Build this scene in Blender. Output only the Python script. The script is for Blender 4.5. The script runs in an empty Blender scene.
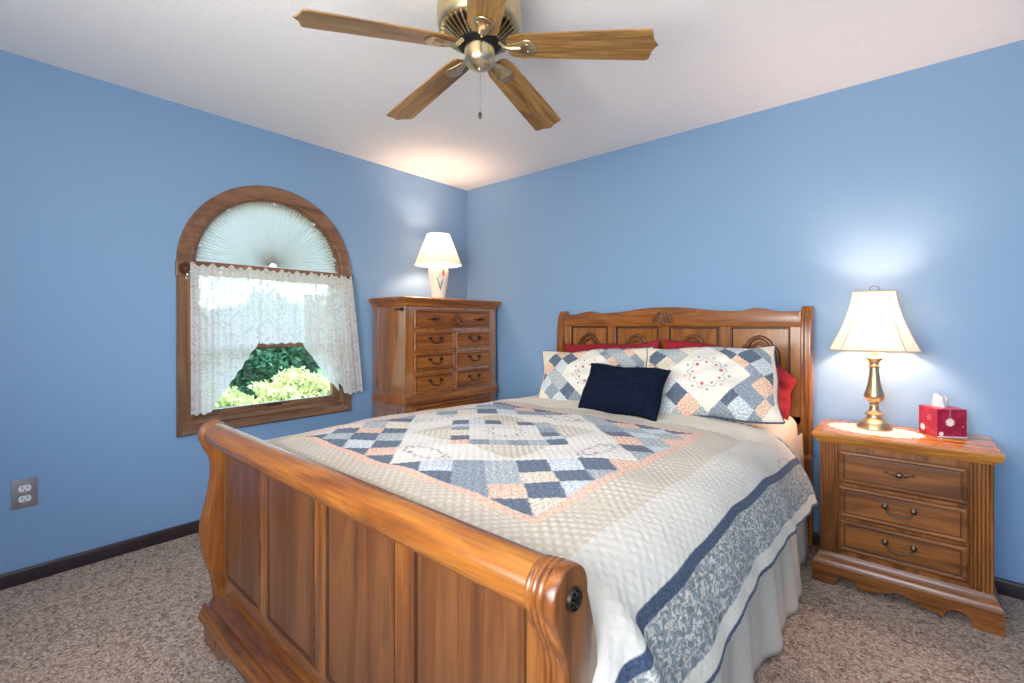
import bpy, bmesh, math, random
import numpy as np
from mathutils import Vector, Matrix

random.seed(7)
RNG = np.random.default_rng(11)
SC = bpy.context.scene
COL = SC.collection
PI = math.pi
R = math.radians


def lin(r, g, b):
    f = lambda c: (c / 255 / 12.92) if c / 255 <= 0.04045 else ((c / 255 + 0.055) / 1.055) ** 2.4
    return (f(r), f(g), f(b), 1.0)


# ------------------------------------------------------------------ camera, world, lights
FPX = 460.5
cam_d = bpy.data.cameras.new('camera')
cam = bpy.data.objects.new('camera', cam_d)
COL.objects.link(cam)
cam_d.sensor_width = 36.0
cam_d.sensor_fit = 'HORIZONTAL'
cam_d.lens = 36.0 * FPX / 1024
cam_d.shift_y = -(341.5 - 324.0) / 1024
cam_d.clip_start = 0.02
cam.location = (3.111, -2.976, 1.2)
cam.rotation_euler = (R(90), 0, math.atan2(396, 460.5))
SC.camera = cam

SC.view_settings.view_transform = 'Standard'
SC.view_settings.look = 'None'
SC.view_settings.gamma = 1.0
SC.view_settings.use_curve_mapping = False
SC.view_settings.exposure = 0.38

W = bpy.data.worlds.new('sky')
SC.world = W
W.use_nodes = True
nt = W.node_tree
sky = nt.nodes.new('ShaderNodeTexSky')
sky.sky_type = 'NISHITA'
sky.sun_disc = False
sky.sun_elevation = R(48)
sky.sun_rotation = R(120)
bg = nt.nodes['Background']
bg.inputs[1].default_value = 1.1
nt.links.new(sky.outputs[0], bg.inputs[0])


def light(name, kind, loc, energy, color, rot=(0, 0, 0), **kw):
    d = bpy.data.lights.new(name, kind)
    d.energy = energy
    d.color = color
    for k, v in kw.items():
        setattr(d, k, v)
    o = bpy.data.objects.new(name, d)
    COL.objects.link(o)
    o.location = loc
    o.rotation_euler = rot
    return o


light('sun', 'SUN', (-4, -6, 8), 3.6, (1, .95, .86), rot=(R(38), 0, R(-8)), angle=R(1.0))
# added fill light, tilted up, in an invented unseen window behind the photographer
light('added_window_fill', 'AREA', (2.70, -3.74, 1.45), 68, (1.0, .95, .91), rot=(R(132), 0, 0), shape='RECTANGLE', size=1.55, size_y=1.35)


# ------------------------------------------------------------------ materials
def new_mat(name):
    m = bpy.data.materials.new(name)
    m.use_nodes = True
    t = m.node_tree
    return m, t, t.nodes['Principled BSDF'], t.nodes['Material Output']


def N(t, kind, **kw):
    n = t.nodes.new(kind)
    for k, v in kw.items():
        setattr(n, k, v)
    return n


def ramp(t, fac, stops):
    r = N(t, 'ShaderNodeValToRGB')
    e = r.color_ramp.elements
    while len(e) < len(stops):
        e.new(0.5)
    for el, (p, c) in zip(e, stops):
        el.position = p
        el.color = c
    t.links.new(fac, r.inputs[0])
    return r.outputs[0]


def bump(t, bsdf, height, strength=.3, dist=.01):
    b = N(t, 'ShaderNodeBump')
    b.inputs['Strength'].default_value = strength
    b.inputs['Distance'].default_value = dist
    t.links.new(height, b.inputs['Height'])
    t.links.new(b.outputs[0], bsdf.inputs['Normal'])


def coords(t, scale=(1, 1, 1), rand=0.0):
    tc = N(t, 'ShaderNodeTexCoord')
    mp = N(t, 'ShaderNodeMapping')
    mp.inputs['Scale'].default_value = scale
    t.links.new(tc.outputs['Object'], mp.inputs['Vector'])
    if rand:
        oi = N(t, 'ShaderNodeObjectInfo')
        mu = N(t, 'ShaderNodeMath', operation='MULTIPLY')
        mu.inputs[1].default_value = rand
        t.links.new(oi.outputs['Random'], mu.inputs[0])
        t.links.new(mu.outputs[0], mp.inputs['Location'])
    return mp.outputs[0]


def noise(t, vec, scale, detail=4, rough=.55, dist=0):
    n = N(t, 'ShaderNodeTexNoise')
    n.inputs['Scale'].default_value = scale
    n.inputs['Detail'].default_value = detail
    n.inputs['Roughness'].default_value = rough
    n.inputs['Distortion'].default_value = dist
    t.links.new(vec, n.inputs['Vector'])
    return n.outputs[0]


def mixc(t, fac, a, b, mode='MIX'):
    m = N(t, 'ShaderNodeMix', data_type='RGBA', blend_type=mode)
    for s, v in ((m.inputs[0], fac), (m.inputs[6], a), (m.inputs[7], b)):
        if isinstance(v, (int, float, tuple)):
            s.default_value = v
        else:
            t.links.new(v, s)
    return m.outputs[2]


def wood(name, light_c, mid_c, dark_c, axis, rough=.32, coat=.25, cross=9.0, contrast=1.0):
    """stained wood with the grain running along the given axis"""
    m, t, b, o = new_mat(name)
    sc = [cross, cross, cross]
    sc['xyz'.index(axis)] = cross * .09
    v = coords(t, tuple(sc), 9.0)
    n1 = noise(t, v, 1.6, 5, .6, 1.2)
    c1 = ramp(t, n1, [(.30, dark_c), (.47, mid_c), (.60, light_c), (.72, mid_c)])
    sc2 = [150, 150, 150]
    sc2['xyz'.index(axis)] = 5
    v2 = coords(t, tuple(sc2))
    n2 = noise(t, v2, 1.0, 3, .6)
    g = ramp(t, n2, [(.32, (.45, .42, .40, 1)), (.55, (1, 1, 1, 1))])
    c = mixc(t, .55 * contrast, c1, g, 'MULTIPLY')
    t.links.new(c, b.inputs['Base Color'])
    b.inputs['Roughness'].default_value = rough
    b.inputs['Coat Weight'].default_value = coat
    b.inputs['Coat Roughness'].default_value = .22
    bump(t, b, n2, .06, .002)
    return m


def plain(name, c, rough=.5, metal=0.0, nscale=40, var=.06, bmp=0.0, bdist=.002, spec=.5):
    m, t, b, o = new_mat(name)
    v = coords(t)
    n = noise(t, v, nscale, 4)
    lo = tuple(x * (1 - var) for x in c[:3]) + (1,)
    hi = tuple(min(1, x * (1 + var)) for x in c[:3]) + (1,)
    t.links.new(ramp(t, n, [(.35, lo), (.65, hi)]), b.inputs['Base Color'])
    b.inputs['Roughness'].default_value = rough
    b.inputs['Metallic'].default_value = metal
    b.inputs['Specular IOR Level'].default_value = spec
    if bmp:
        bump(t, b, n, bmp, bdist)
    return m


M = {}
M['wall'] = plain('blue_wall_paint', lin(132, 166, 201), .62, nscale=160, var=.015, bmp=.08, bdist=.002, spec=.3)
M['ceiling'] = plain('ceiling_paint', lin(246, 245, 242), .9, nscale=90, var=.02, bmp=.25, bdist=.004, spec=.2)
M['base'] = plain('dark_baseboard', lin(50, 36, 40), .4, nscale=20, var=.2)
for ax in 'xyz':
    M['bed_' + ax] = wood('bed_wood_' + ax, lin(166, 104, 36), lin(146, 84, 28), lin(104, 56, 18), ax, .27, .4)
    M['foot_' + ax] = wood('footboard_wood_' + ax, lin(150, 90, 36), lin(126, 70, 26), lin(86, 45, 17), ax, .27, .4)  # bed wood darkened in colour to imitate the footboard's dim light
    M['panel_' + ax] = wood('bed_panel_wood_' + ax, lin(122, 74, 36), lin(102, 57, 26), lin(72, 37, 17), ax, .36, .3, cross=7)  # reddish-brown panel wood, darkened too for the weak light on the footboard front
    M['chest_' + ax] = wood('chest_wood_' + ax, lin(182, 112, 48), lin(156, 88, 34), lin(112, 58, 22), ax, .36, .15)
    M['chestside_' + ax] = wood('chest_side_wood_' + ax, lin(186, 122, 62), lin(162, 100, 46), lin(124, 72, 34), ax, .16, 1.0)
    M['chestside_' + ax].node_tree.nodes['Principled BSDF'].inputs['Coat IOR'].default_value = 2.3
    M['chestside_' + ax].node_tree.nodes['Principled BSDF'].inputs['Coat Roughness'].default_value = .14
    M['oak_' + ax] = wood('nightstand_wood_' + ax, lin(154, 94, 40), lin(124, 72, 27), lin(78, 42, 16), ax, .33, .3)
    M['frame_' + ax] = wood('window_wood_' + ax, lin(150, 110, 80), lin(130, 92, 64), lin(98, 67, 45), ax, .4, .15)
    M['blade_' + ax] = wood('fan_blade_wood_' + ax, lin(176, 136, 78), lin(148, 110, 58), lin(102, 74, 38), ax, .4, .15, cross=12, contrast=1.5)
M['glaze'] = plain('dark_stained_moulding', lin(78, 44, 22), .4, nscale=30, var=.2)
M['pewter'] = plain('aged_brass_pull', lin(92, 78, 62), .38, 1.0, nscale=60, var=.2)
M['medal'] = plain('dark_bronze', lin(52, 46, 42), .42, .8, nscale=60, var=.3)
M['brass'] = plain('brushed_brass', lin(214, 196, 160), .30, 1.0, nscale=30, var=.06)
M['antique'] = plain('antique_brass', lin(206, 188, 150), .34, 1.0, nscale=20, var=.08)
M['black'] = plain('black_metal', lin(22, 24, 28), .35, .3)
M['steel'] = plain('grey_metal', lin(170, 170, 168), .35, 1.0)
M['white'] = plain('white_plastic', lin(232, 234, 236), .35, nscale=10, var=.02)
M['plate'] = plain('pewter_cover_plate', lin(150, 142, 140), .45, .3, nscale=90, var=.12, bmp=.15)
M['slot'] = plain('dark_slot', lin(25, 25, 28), .6)
M['navy'] = plain('navy_velour', lin(16, 23, 40), .95, nscale=130, var=.45, bmp=.5, bdist=.004, spec=.1)
M['red'] = plain('red_cotton', lin(150, 36, 48), .8, nscale=50, var=.08, bmp=.1, spec=.2)
M['sheet'] = plain('cream_cotton', lin(234, 224, 206), .85, nscale=60, var=.03, bmp=.15, spec=.2)
M['skirt'] = plain('cream_skirt_cotton', lin(232, 220, 200), .85, nscale=60, var=.03, bmp=.1, spec=.2)
M['piping'] = plain('navy_piping', lin(58, 74, 104), .85, nscale=200, var=.3)
M['ceramic'] = plain('cream_ceramic', lin(238, 228, 214), .18, nscale=8, var=.02)
M['doily'] = plain('lace_doily', lin(244, 238, 226), .85, nscale=300, var=.08, bmp=.6, bdist=.002)
M['tissue'] = plain('white_tissue', lin(246, 244, 240), .9, nscale=60, var=.02)
M['cord'] = plain('cord_vinyl', lin(70, 60, 50), .5)


def carpet():
    m, t, b, o = new_mat('carpet_pile')
    v = coords(t)
    n1 = noise(t, v, 105, 3, .75)
    n2 = noise(t, v, 40, 4, .75, 1.2)
    n3 = noise(t, v, 2.2, 3)
    c = ramp(t, n1, [(.28, lin(126, 98, 80)), (.43, lin(196, 168, 146)), (.57, lin(234, 213, 194)), (.73, lin(250, 238, 226))])
    c2 = ramp(t, n2, [(.37, (.30, .26, .24, 1)), (.55, (1, 1, 1, 1))])
    c3 = ramp(t, n3, [(.3, (.9, .9, .9, 1)), (.7, (1, 1, 1, 1))])
    c = mixc(t, .85, c, c2, 'MULTIPLY')
    c = mixc(t, .8, c, c3, 'MULTIPLY')
    t.links.new(c, b.inputs['Base Color'])
    b.inputs['Roughness'].default_value = 1
    b.inputs['Specular IOR Level'].default_value = .05
    ad = N(t, 'ShaderNodeMath', operation='ADD')
    t.links.new(n1, ad.inputs[0])
    t.links.new(n2, ad.inputs[1])
    bump(t, b, ad.outputs[0], .9, .012)
    return m


M['carpet'] = carpet()


def glass():
    m, t, b, o = new_mat('clear_pane')
    tr = N(t, 'ShaderNodeBsdfTransparent')
    tr.inputs[0].default_value = (.93, .97, .97, 1)
    gl = N(t, 'ShaderNodeBsdfGlossy')
    gl.inputs['Roughness'].default_value = .02
    fr = N(t, 'ShaderNodeFresnel')
    fr.inputs[0].default_value = 1.45
    mx = N(t, 'ShaderNodeMixShader')
    t.links.new(fr.outputs[0], mx.inputs[0])
    t.links.new(tr.outputs[0], mx.inputs[1])
    t.links.new(gl.outputs[0], mx.inputs[2])
    t.links.new(mx.outputs[0], o.inputs[0])
    return m


M['glass'] = glass()


def cloth_through(name, c, trans, nscale=200):
    """cloth that lets light through: diffuse on the near side, translucent from behind"""
    m, t, b, o = new_mat(name)
    v = coords(t)
    n = noise(t, v, nscale, 2)
    col = ramp(t, n, [(.3, tuple(x * .94 for x in c[:3]) + (1,)), (.7, c)])
    df = N(t, 'ShaderNodeBsdfDiffuse')
    tl = N(t, 'ShaderNodeBsdfTranslucent')
    t.links.new(col, df.inputs[0])
    t.links.new(col, tl.inputs[0])
    mx = N(t, 'ShaderNodeMixShader')
    mx.inputs[0].default_value = trans
    t.links.new(df.outputs[0], mx.inputs[1])
    t.links.new(tl.outputs[0], mx.inputs[2])
    t.links.new(mx.outputs[0], o.inputs[0])
    return m


M['shade'] = cloth_through('cream_shade_cloth', lin(246, 234, 214), .11)
M['shade2'] = cloth_through('ivory_shade_cloth', lin(248, 238, 220), .15)
M['pleat'] = cloth_through('pleated_shade_cloth', lin(238, 238, 234), .62)


def lace():
    m, t, b, o = new_mat('lace_net')
    v = coords(t)
    # floral motifs: rings of petals around cell centres, leafy noise and a net ground
    vo = N(t, 'ShaderNodeTexVoronoi', feature='F1')
    vo.inputs['Scale'].default_value = 9
    t.links.new(v, vo.inputs['Vector'])
    sn = N(t, 'ShaderNodeMath', operation='SINE')
    mu = N(t, 'ShaderNodeMath', operation='MULTIPLY')
    mu.inputs[1].default_value = 42
    t.links.new(vo.outputs['Distance'], mu.inputs[0])
    t.links.new(mu.outputs[0], sn.inputs[0])
    n1 = noise(t, v, 22, 3, .5, 1.6)
    ad = N(t, 'ShaderNodeMath', operation='MULTIPLY_ADD')
    t.links.new(sn.outputs[0], ad.inputs[0])
    ad.inputs[1].default_value = .09
    t.links.new(n1, ad.inputs[2])
    motif = ramp(t, ad.outputs[0], [(.40, (0, 0, 0, 1)), (.47, (1, 1, 1, 1))])
    net = noise(t, v, 380, 1)
    netm = ramp(t, net, [(.40, (.66, .66, .66, 1)), (.60, (.86, .86, .86, 1))])
    al = mixc(t, motif, netm, (.96, .96, .96, 1))
    # plain hems carry an opaque band (vertex attribute)
    at = N(t, 'ShaderNodeAttribute', attribute_name='hem')
    al = mixc(t, at.outputs['Fac'], al, (.95, .95, .95, 1))
    df = N(t, 'ShaderNodeBsdfDiffuse')
    tl = N(t, 'ShaderNodeBsdfTranslucent')
    for n in (df, tl):
        n.inputs[0].default_value = lin(244, 242, 236)
    mx = N(t, 'ShaderNodeMixShader')
    mx.inputs[0].default_value = .5
    t.links.new(df.outputs[0], mx.inputs[1])
    t.links.new(tl.outputs[0], mx.inputs[2])
    tr = N(t, 'ShaderNodeBsdfTransparent')
    m2 = N(t, 'ShaderNodeMixShader')
    t.links.new(al, m2.inputs[0])
    t.links.new(tr.outputs[0], m2.inputs[1])
    t.links.new(mx.outputs[0], m2.inputs[2])
    t.links.new(m2.outputs[0], o.inputs[0])
    return m


M['lace'] = lace()


def patchwork(name):
    """quilted cotton; vertex colour = the dye of each patch, 'mask' = printed pattern (r speckle, g dots, b floral)"""
    m, t, b, o = new_mat(name)
    at = N(t, 'ShaderNodeAttribute', attribute_name='dye')
    mk = N(t, 'ShaderNodeAttribute', attribute_name='mask')
    sp = N(t, 'ShaderNodeSeparateColor')
    t.links.new(mk.outputs['Color'], sp.inputs[0])
    uv = N(t, 'ShaderNodeUVMap')
    uv.uv_map = 'cloth'
    v = uv.outputs[0]
    # speckle print
    n1 = noise(t, v, 150, 2, .6)
    spk = ramp(t, n1, [(.38, (.62, .62, .66, 1)), (.5, (1, 1, 1, 1)), (.62, (1.6, 1.55, 1.5, 1))])
    speck = mixc(t, 1.0, at.outputs['Color'], spk, 'MULTIPLY')
    c = mixc(t, sp.outputs[0], at.outputs['Color'], speck)
    # dots
    mp = N(t, 'ShaderNodeMapping')
    mp.inputs['Rotation'].default_value = (0, 0, R(45))
    mp.inputs['Scale'].default_value = (48, 48, 48)
    t.links.new(v, mp.inputs[0])
    fr = N(t, 'ShaderNodeVectorMath', operation='FRACTION')
    t.links.new(mp.outputs[0], fr.inputs[0])
    ds = N(t, 'ShaderNodeVectorMath', operation='DISTANCE')
    t.links.new(fr.outputs[0], ds.inputs[0])
    ds.inputs[1].default_value = (.5, .5, 0)
    dm = ramp(t, ds.outputs['Value'], [(.27, (1, 1, 1, 1)), (.36, (0, 0, 0, 1))])
    mm = N(t, 'ShaderNodeMath', operation='MULTIPLY')
    t.links.new(dm, mm.inputs[0])
    t.links.new(sp.outputs[1], mm.inputs[1])
    c = mixc(t, mm.outputs[0], c, lin(236, 228, 214))
    # floral
    mp2 = N(t, 'ShaderNodeMapping')
    mp2.inputs['Scale'].default_value = (54, 36, 50)
    t.links.new(v, mp2.inputs[0])
    n2 = noise(t, mp2.outputs[0], 1.6, 3, .65, 1.0)
    fl = ramp(t, n2, [(.30, lin(112, 98, 80)), (.37, lin(128, 124, 116)), (.42, lin(118, 124, 126)), (.52, lin(146, 149, 147)), (.57, lin(206, 198, 182)), (.63, lin(214, 202, 182)), (.67, lin(140, 112, 86))])
    c = mixc(t, sp.outputs[2], c, fl)
    t.links.new(c, b.inputs['Base Color'])
    b.inputs['Roughness'].default_value = .9
    b.inputs['Specular IOR Level'].default_value = .15
    vo = N(t, 'ShaderNodeTexVoronoi', feature='SMOOTH_F1')
    vo.inputs['Scale'].default_value = 84
    t.links.new(v, vo.inputs['Vector'])
    bump(t, b, vo.outputs['Distance'], .30, .006)
    b.inputs['Sheen Weight'].default_value = .1
    return m


M['patch'] = patchwork('patchwork_cotton')


def leaf_mat(name, lo, hi):
    m, t, b, o = new_mat(name)
    v = coords(t)
    n = noise(t, v, 9, 3)
    col = ramp(t, n, [(.3, lo), (.7, hi)])
    df = N(t, 'ShaderNodeBsdfDiffuse')
    tl = N(t, 'ShaderNodeBsdfTranslucent')
    t.links.new(col, df.inputs[0])
    t.links.new(col, tl.inputs[0])
    mx = N(t, 'ShaderNodeMixShader')
    mx.inputs[0].default_value = .3
    t.links.new(df.outputs[0], mx.inputs[1])
    t.links.new(tl.outputs[0], mx.inputs[2])
    t.links.new(mx.outputs[0], o.inputs[0])
    return m


M['leaf'] = leaf_mat('bush_leaf', lin(176, 184, 104), lin(236, 236, 184))  # yellow-green leaves, paled so the colour carries the outdoor haze
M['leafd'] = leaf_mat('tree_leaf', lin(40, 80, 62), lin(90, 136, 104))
M['bark'] = plain('bark', lin(80, 64, 50), .9)
M['grass'] = plain('lawn', lin(88, 128, 62), .95, nscale=30, var=.4)


# ------------------------------------------------------------------ mesh helpers
def link(name, bm, mats, parent=None, smooth=None, recalc=True):
    if recalc:
        bmesh.ops.recalc_face_normals(bm, faces=bm.faces[:])
    me = bpy.data.meshes.new(name)
    bm.to_mesh(me)
    bm.free()
    for m in (mats if isinstance(mats, (list, tuple)) else [mats]):
        me.materials.append(m)
    if smooth is not None:
        me.polygons.foreach_set('use_smooth', [True] * len(me.polygons))
        if smooth < 180:
            me.set_sharp_from_angle(angle=R(smooth))
    o = bpy.data.objects.new(name, me)
    COL.objects.link(o)
    if parent:
        o.parent = parent
        o.matrix_parent_inverse = Matrix.Translation(-parent_world(parent))
    return o


def parent_world(p):
    v = Vector((0, 0, 0))
    while p is not None:
        if p.matrix_parent_inverse != Matrix() and p.parent is not None:
            return v + Vector((0, 0, 0)) if p.type == 'MESH' else v
        v = v + p.location
        p = p.parent
    return v


def empty(name, loc, label, cat, group=None, rz=0):
    o = bpy.data.objects.new(name, None)
    COL.objects.link(o)
    o.location = loc
    o.rotation_euler = (0, 0, rz)
    o.empty_display_size = .05
    tag(o, label, cat, group)
    return o


def tag(o, label, cat, group=None):
    o['label'] = label
    o['category'] = cat
    if group:
        o['group'] = group


def struct(o):
    o['kind'] = 'structure'
    return o


class BM:
    def __new__(cls):
        return bmesh.new()


def bx(bm, x0, x1, y0, y1, z0, z1, bev=0.0, seg=2, mi=0):
    r = bmesh.ops.create_cube(bm, size=1)
    vs = r['verts']
    for v in vs:
        v.co = Vector(((x0 + x1) / 2 + v.co.x * (x1 - x0), (y0 + y1) / 2 + v.co.y * (y1 - y0), (z0 + z1) / 2 + v.co.z * (z1 - z0)))
    fs = list({f for v in vs for f in v.link_faces})
    for f in fs:
        f.material_index = mi
    if bev:
        es = list({e for v in vs for e in v.link_edges})
        bmesh.ops.bevel(bm, geom=es, offset=bev, segments=seg, affect='EDGES', profile=.5, clamp_overlap=True, material=mi)
    return vs


def loops(bm, rings, cap0=True, cap1=True, closed=True, mi=0):
    """bridge a list of rings of points"""
    vr = [[bm.verts.new(p) for p in r] for r in rings]
    n = len(vr[0])
    for a, b in zip(vr, vr[1:]):
        for i in range(n if closed else n - 1):
            j = (i + 1) % n
            try:
                bm.faces.new((a[i], a[j], b[j], b[i])).material_index = mi
            except ValueError:
                pass
    if cap0:
        bm.faces.new(list(reversed(vr[0]))).material_index = mi
    if cap1:
        bm.faces.new(vr[-1]).material_index = mi
    return vr


def lathe(bm, prof, c, seg=32, mi=0, axis='z', cap=True):
    rings = []
    for r, h in prof:
        ring = []
        for k in range(seg):
            a = 2 * PI * k / seg
            u, v = max(r, 1e-4) * math.cos(a), max(r, 1e-4) * math.sin(a)
            if axis == 'z':
                p = (c[0] + u, c[1] + v, c[2] + h)
            elif axis == 'x':
                p = (c[0] + h, c[1] + u, c[2] + v)
            else:
                p = (c[0] + u, c[1] - h, c[2] + v)
            ring.append(p)
        rings.append(ring)
    loops(bm, rings, cap, cap, mi=mi)


def tube(bm, pts, r, seg=8, mi=0, cap=True):
    pts = [Vector(p) for p in pts]
    n = len(pts)
    rad = r if isinstance(r, (list, tuple)) else [r] * n
    rings = []
    ref = Vector((0.123, .3, .95)).normalized()
    for i, p in enumerate(pts):
        d = (pts[min(i + 1, n - 1)] - pts[max(i - 1, 0)]).normalized()
        u = ref - d * ref.dot(d)
        if u.length < 1e-3:
            u = d.orthogonal()
        u.normalize()
        ref = u
        w = d.cross(u)
        rings.append([p + (u * math.cos(2 * PI * k / seg) + w * math.sin(2 * PI * k / seg)) * rad[i] for k in range(seg)])
    loops(bm, rings, cap, cap, mi=mi)


def prism(bm, pts, f, t0, t1, bev=0.0, seg=2, mi=0):
    """closed 2-D outline pts, f(p, q, t) -> xyz, swept from t0 to t1; bev rounds both rims"""
    c = None
    if bev <= 0:
        loops(bm, [[f(p, q, t0) for p, q in pts], [f(p, q, t1) for p, q in pts]], mi=mi)
        return
    P = np.array(pts)
    nrm = offset_normals(P)
    s = 1 if t1 > t0 else -1
    rings = []
    for k in range(seg + 1):
        a = PI / 2 * k / seg
        ins = bev * (1 - math.sin(a))
        dt = bev * (1 - math.cos(a))
        Q = P - nrm * ins
        rings.append([f(p, q, t0 + s * dt) for p, q in Q])
    for k in range(seg, -1, -1):
        a = PI / 2 * k / seg
        ins = bev * (1 - math.sin(a))
        dt = bev * (1 - math.cos(a))
        Q = P - nrm * ins
        rings.append([f(p, q, t1 - s * dt) for p, q in Q])
    loops(bm, rings, mi=mi)


def offset_normals(P):
    area = np.sum(P[:, 0] * np.roll(P[:, 1], -1) - np.roll(P[:, 0], -1) * P[:, 1])
    d = np.roll(P, -1, 0) - np.roll(P, 1, 0)
    n = np.stack([d[:, 1], -d[:, 0]], 1)
    n /= np.maximum(np.linalg.norm(n, axis=1, keepdims=True), 1e-9)
    return n if area > 0 else -n


def stepped(bm, F, a0, a1, b0, b1, prof, mi=None, cap=True):
    """a picture-frame of rectangular steps: prof = [(inset, height), ...] on the plane F(a, b, height)"""
    rings = []
    for ins, h in prof:
        rings.append([F(a0 + ins, b0 + ins, h), F(a1 - ins, b0 + ins, h), F(a1 - ins, b1 - ins, h), F(a0 + ins, b1 - ins, h)])
    vr = [[bm.verts.new(p) for p in r] for r in rings]
    for k, (u, v) in enumerate(zip(vr, vr[1:])):
        for i in range(4):
            j = (i + 1) % 4
            f = bm.faces.new((u[i], u[j], v[j], v[i]))
            f.material_index = (mi[k] if mi else 0)
    if cap:
        bm.faces.new(vr[-1]).material_index = (mi[-1] if mi else 0)


def rect_loft(bm, x0, x1, y0, y1, prof, sides=(1, 1, 1, 1), mi=0):
    """stack of rectangles: prof = [(outset, z), ...]; sides = which of -x, +x, -y, +y follow the outset"""
    rings = []
    for o, z in prof:
        a, b, c, d = x0 - o * sides[0], x1 + o * sides[1], y0 - o * sides[2], y1 + o * sides[3]
        rings.append([(a, c, z), (b, c, z), (b, d, z), (a, d, z)])
    loops(bm, rings, mi=mi)


def smooth_path(pts, n=10):
    """Catmull-Rom through pts"""
    P = [np.array(p, float) for p in pts]
    P = [2 * P[0] - P[1]] + P + [2 * P[-1] - P[-2]]
    out = []
    for i in range(1, len(P) - 2):
        for k in range(n):
            t = k / n
            a, b, c, d = P[i - 1:i + 3]
            out.append(.5 * (2 * b + (c - a) * t + (2 * a - 5 * b + 4 * c - d) * t * t + (3 * b - a - 3 * c + d) * t ** 3))
    out.append(P[-2])
    return [tuple(o) for o in out]


def np_mesh(name, V, Q, mats, parent=None, smooth=True):
    me = bpy.data.meshes.new(name)
    me.vertices.add(len(V))
    me.vertices.foreach_set('co', np.asarray(V, np.float32).ravel())
    k = Q.shape[1]
    me.loops.add(Q.size)
    me.loops.foreach_set('vertex_index', Q.astype(np.int32).ravel())
    me.polygons.add(len(Q))
    me.polygons.foreach_set('loop_start', np.arange(0, Q.size, k, dtype=np.int32))
    me.polygons.foreach_set('loop_total', np.full(len(Q), k, np.int32))
    me.polygons.foreach_set('use_smooth', np.full(len(Q), smooth))
    me.update(calc_edges=True)
    me.validate()
    for m in (mats if isinstance(mats, (list, tuple)) else [mats]):
        me.materials.append(m)
    o = bpy.data.objects.new(name, me)
    COL.objects.link(o)
    if parent:
        o.parent = parent
        o.matrix_parent_inverse = Matrix.Translation(-parent_world(parent))
    return o


def grid_quads(nu, nv, off=0):
    i, j = np.meshgrid(np.arange(nu - 1), np.arange(nv - 1), indexing='ij')
    a = (i * nv + j).ravel() + off
    return np.stack([a, a + nv, a + nv + 1, a + 1], 1)


def attr_color(o, name, rgb):
    at = o.data.attributes.new(name, 'FLOAT_COLOR', 'POINT')
    a = np.ones((len(rgb), 4), np.float32)
    a[:, :3] = rgb
    at.data.foreach_set('color', a.ravel())


def uv_from(o, uv):
    lay = o.data.uv_layers.new(name='cloth')
    idx = np.empty(len(o.data.loops), np.int32)
    o.data.loops.foreach_get('vertex_index', idx)
    lay.data.foreach_set('uv', uv[idx].astype(np.float32).ravel())


# ------------------------------------------------------------------ room shell
X1, Y1, H = 3.85, -3.72, 2.44
WC, WR, WS, WB = -1.716, .452, 1.55, .640          # window opening: centre y, radius, spring line, bottom

bm = BM()
bx(bm, -.12, X1 + .12, Y1 - .12, .12, -.1, 0)
struct(link('floor', bm, M['carpet']))
bm = BM()
bx(bm, -.12, X1 + .12, Y1 - .12, .12, H, H + .1)
struct(link('ceiling', bm, M['ceiling']))

NA = 40
arc = [(WC - WR * math.cos(PI * k / NA), WS + WR * math.sin(PI * k / NA)) for k in range(NA + 1)]
bm = BM()
for xx in (0.0, -.12):
    def P(y, z):
        return bm.verts.new((xx, y, z))
    bm.faces.new([P(Y1, 0), P(WC - WR, 0), P(WC - WR, H), P(Y1, H)])
    bm.faces.new([P(WC + WR, 0), P(0.12, 0), P(0.12, H), P(WC + WR, H)])
    bm.faces.new([P(WC - WR, 0), P(WC + WR, 0), P(WC + WR, WB), P(WC - WR, WB)])
    for (ya, za), (yb, zb) in zip(arc, arc[1:]):
        bm.faces.new([P(ya, za), P(yb, zb), P(yb, H), P(ya, H)])
out = [(WC - WR, WB)] + arc + [(WC + WR, WB)]
for (ya, za), (yb, zb) in zip(out, out[1:] + out[:1]):
    bm.faces.new([bm.verts.new(p) for p in ((0, ya, za), (0, yb, zb), (-.12, yb, zb), (-.12, ya, za))])
struct(link('wall_left', bm, M['wall']))

bm = BM()
bx(bm, -.12, X1 + .12, 0, .12, 0, H)
struct(link('wall_back', bm, M['wall']))
bm = BM()
bx(bm, X1, X1 + .12, Y1, 0, 0, H)
struct(link('wall_right', bm, M['wall']))
# wall behind the photographer, with an unseen window opening added to hold the fill light
bm = BM()
holes = [(1.90, 3.50)]
xs = [-.12] + [h for p in holes for h in p] + [X1 + .12]
for a, b in zip(xs[0::2], xs[1::2]):
    bx(bm, a, b, Y1 - .12, Y1, 0, H)
for a, b in holes:
    bx(bm, a, b, Y1 - .12, Y1, 0, .75)
    bx(bm, a, b, Y1 - .12, Y1, 2.15, H)
struct(link('wall_front', bm, M['wall']))
for k, (a, b) in enumerate(holes):
    bm = BM()
    for q in ((a - .06, a + .02, .69, 2.21), (b - .02, b + .06, .69, 2.21)):
        bx(bm, q[0], q[1], Y1 - .03, Y1 + .02, q[2], q[3], .004)
    for q in ((.69, .77), (2.13, 2.21)):
        bx(bm, a + .02, b - .02, Y1 - .03, Y1 + .02, q[0], q[1], .004)
    o = struct(link('window_%d' % (k + 2), bm, M['frame_x']))  # frame of the added window, out of view


def base_prof(bm, f, t0, t1):
    prism(bm, [(0, 0), (.013, 0), (.013, .055), (.010, .064), (.006, .068), (0, .068)], f, t0, t1)


bm = BM()
base_prof(bm, lambda p, q, t: (p, t, q), Y1, 0)
struct(link('baseboard_left', bm, M['base'], smooth=30))
bm = BM()
base_prof(bm, lambda p, q, t: (t, -p, q), 0.013, X1)
struct(link('baseboard_back', bm, M['base'], smooth=30))

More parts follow.
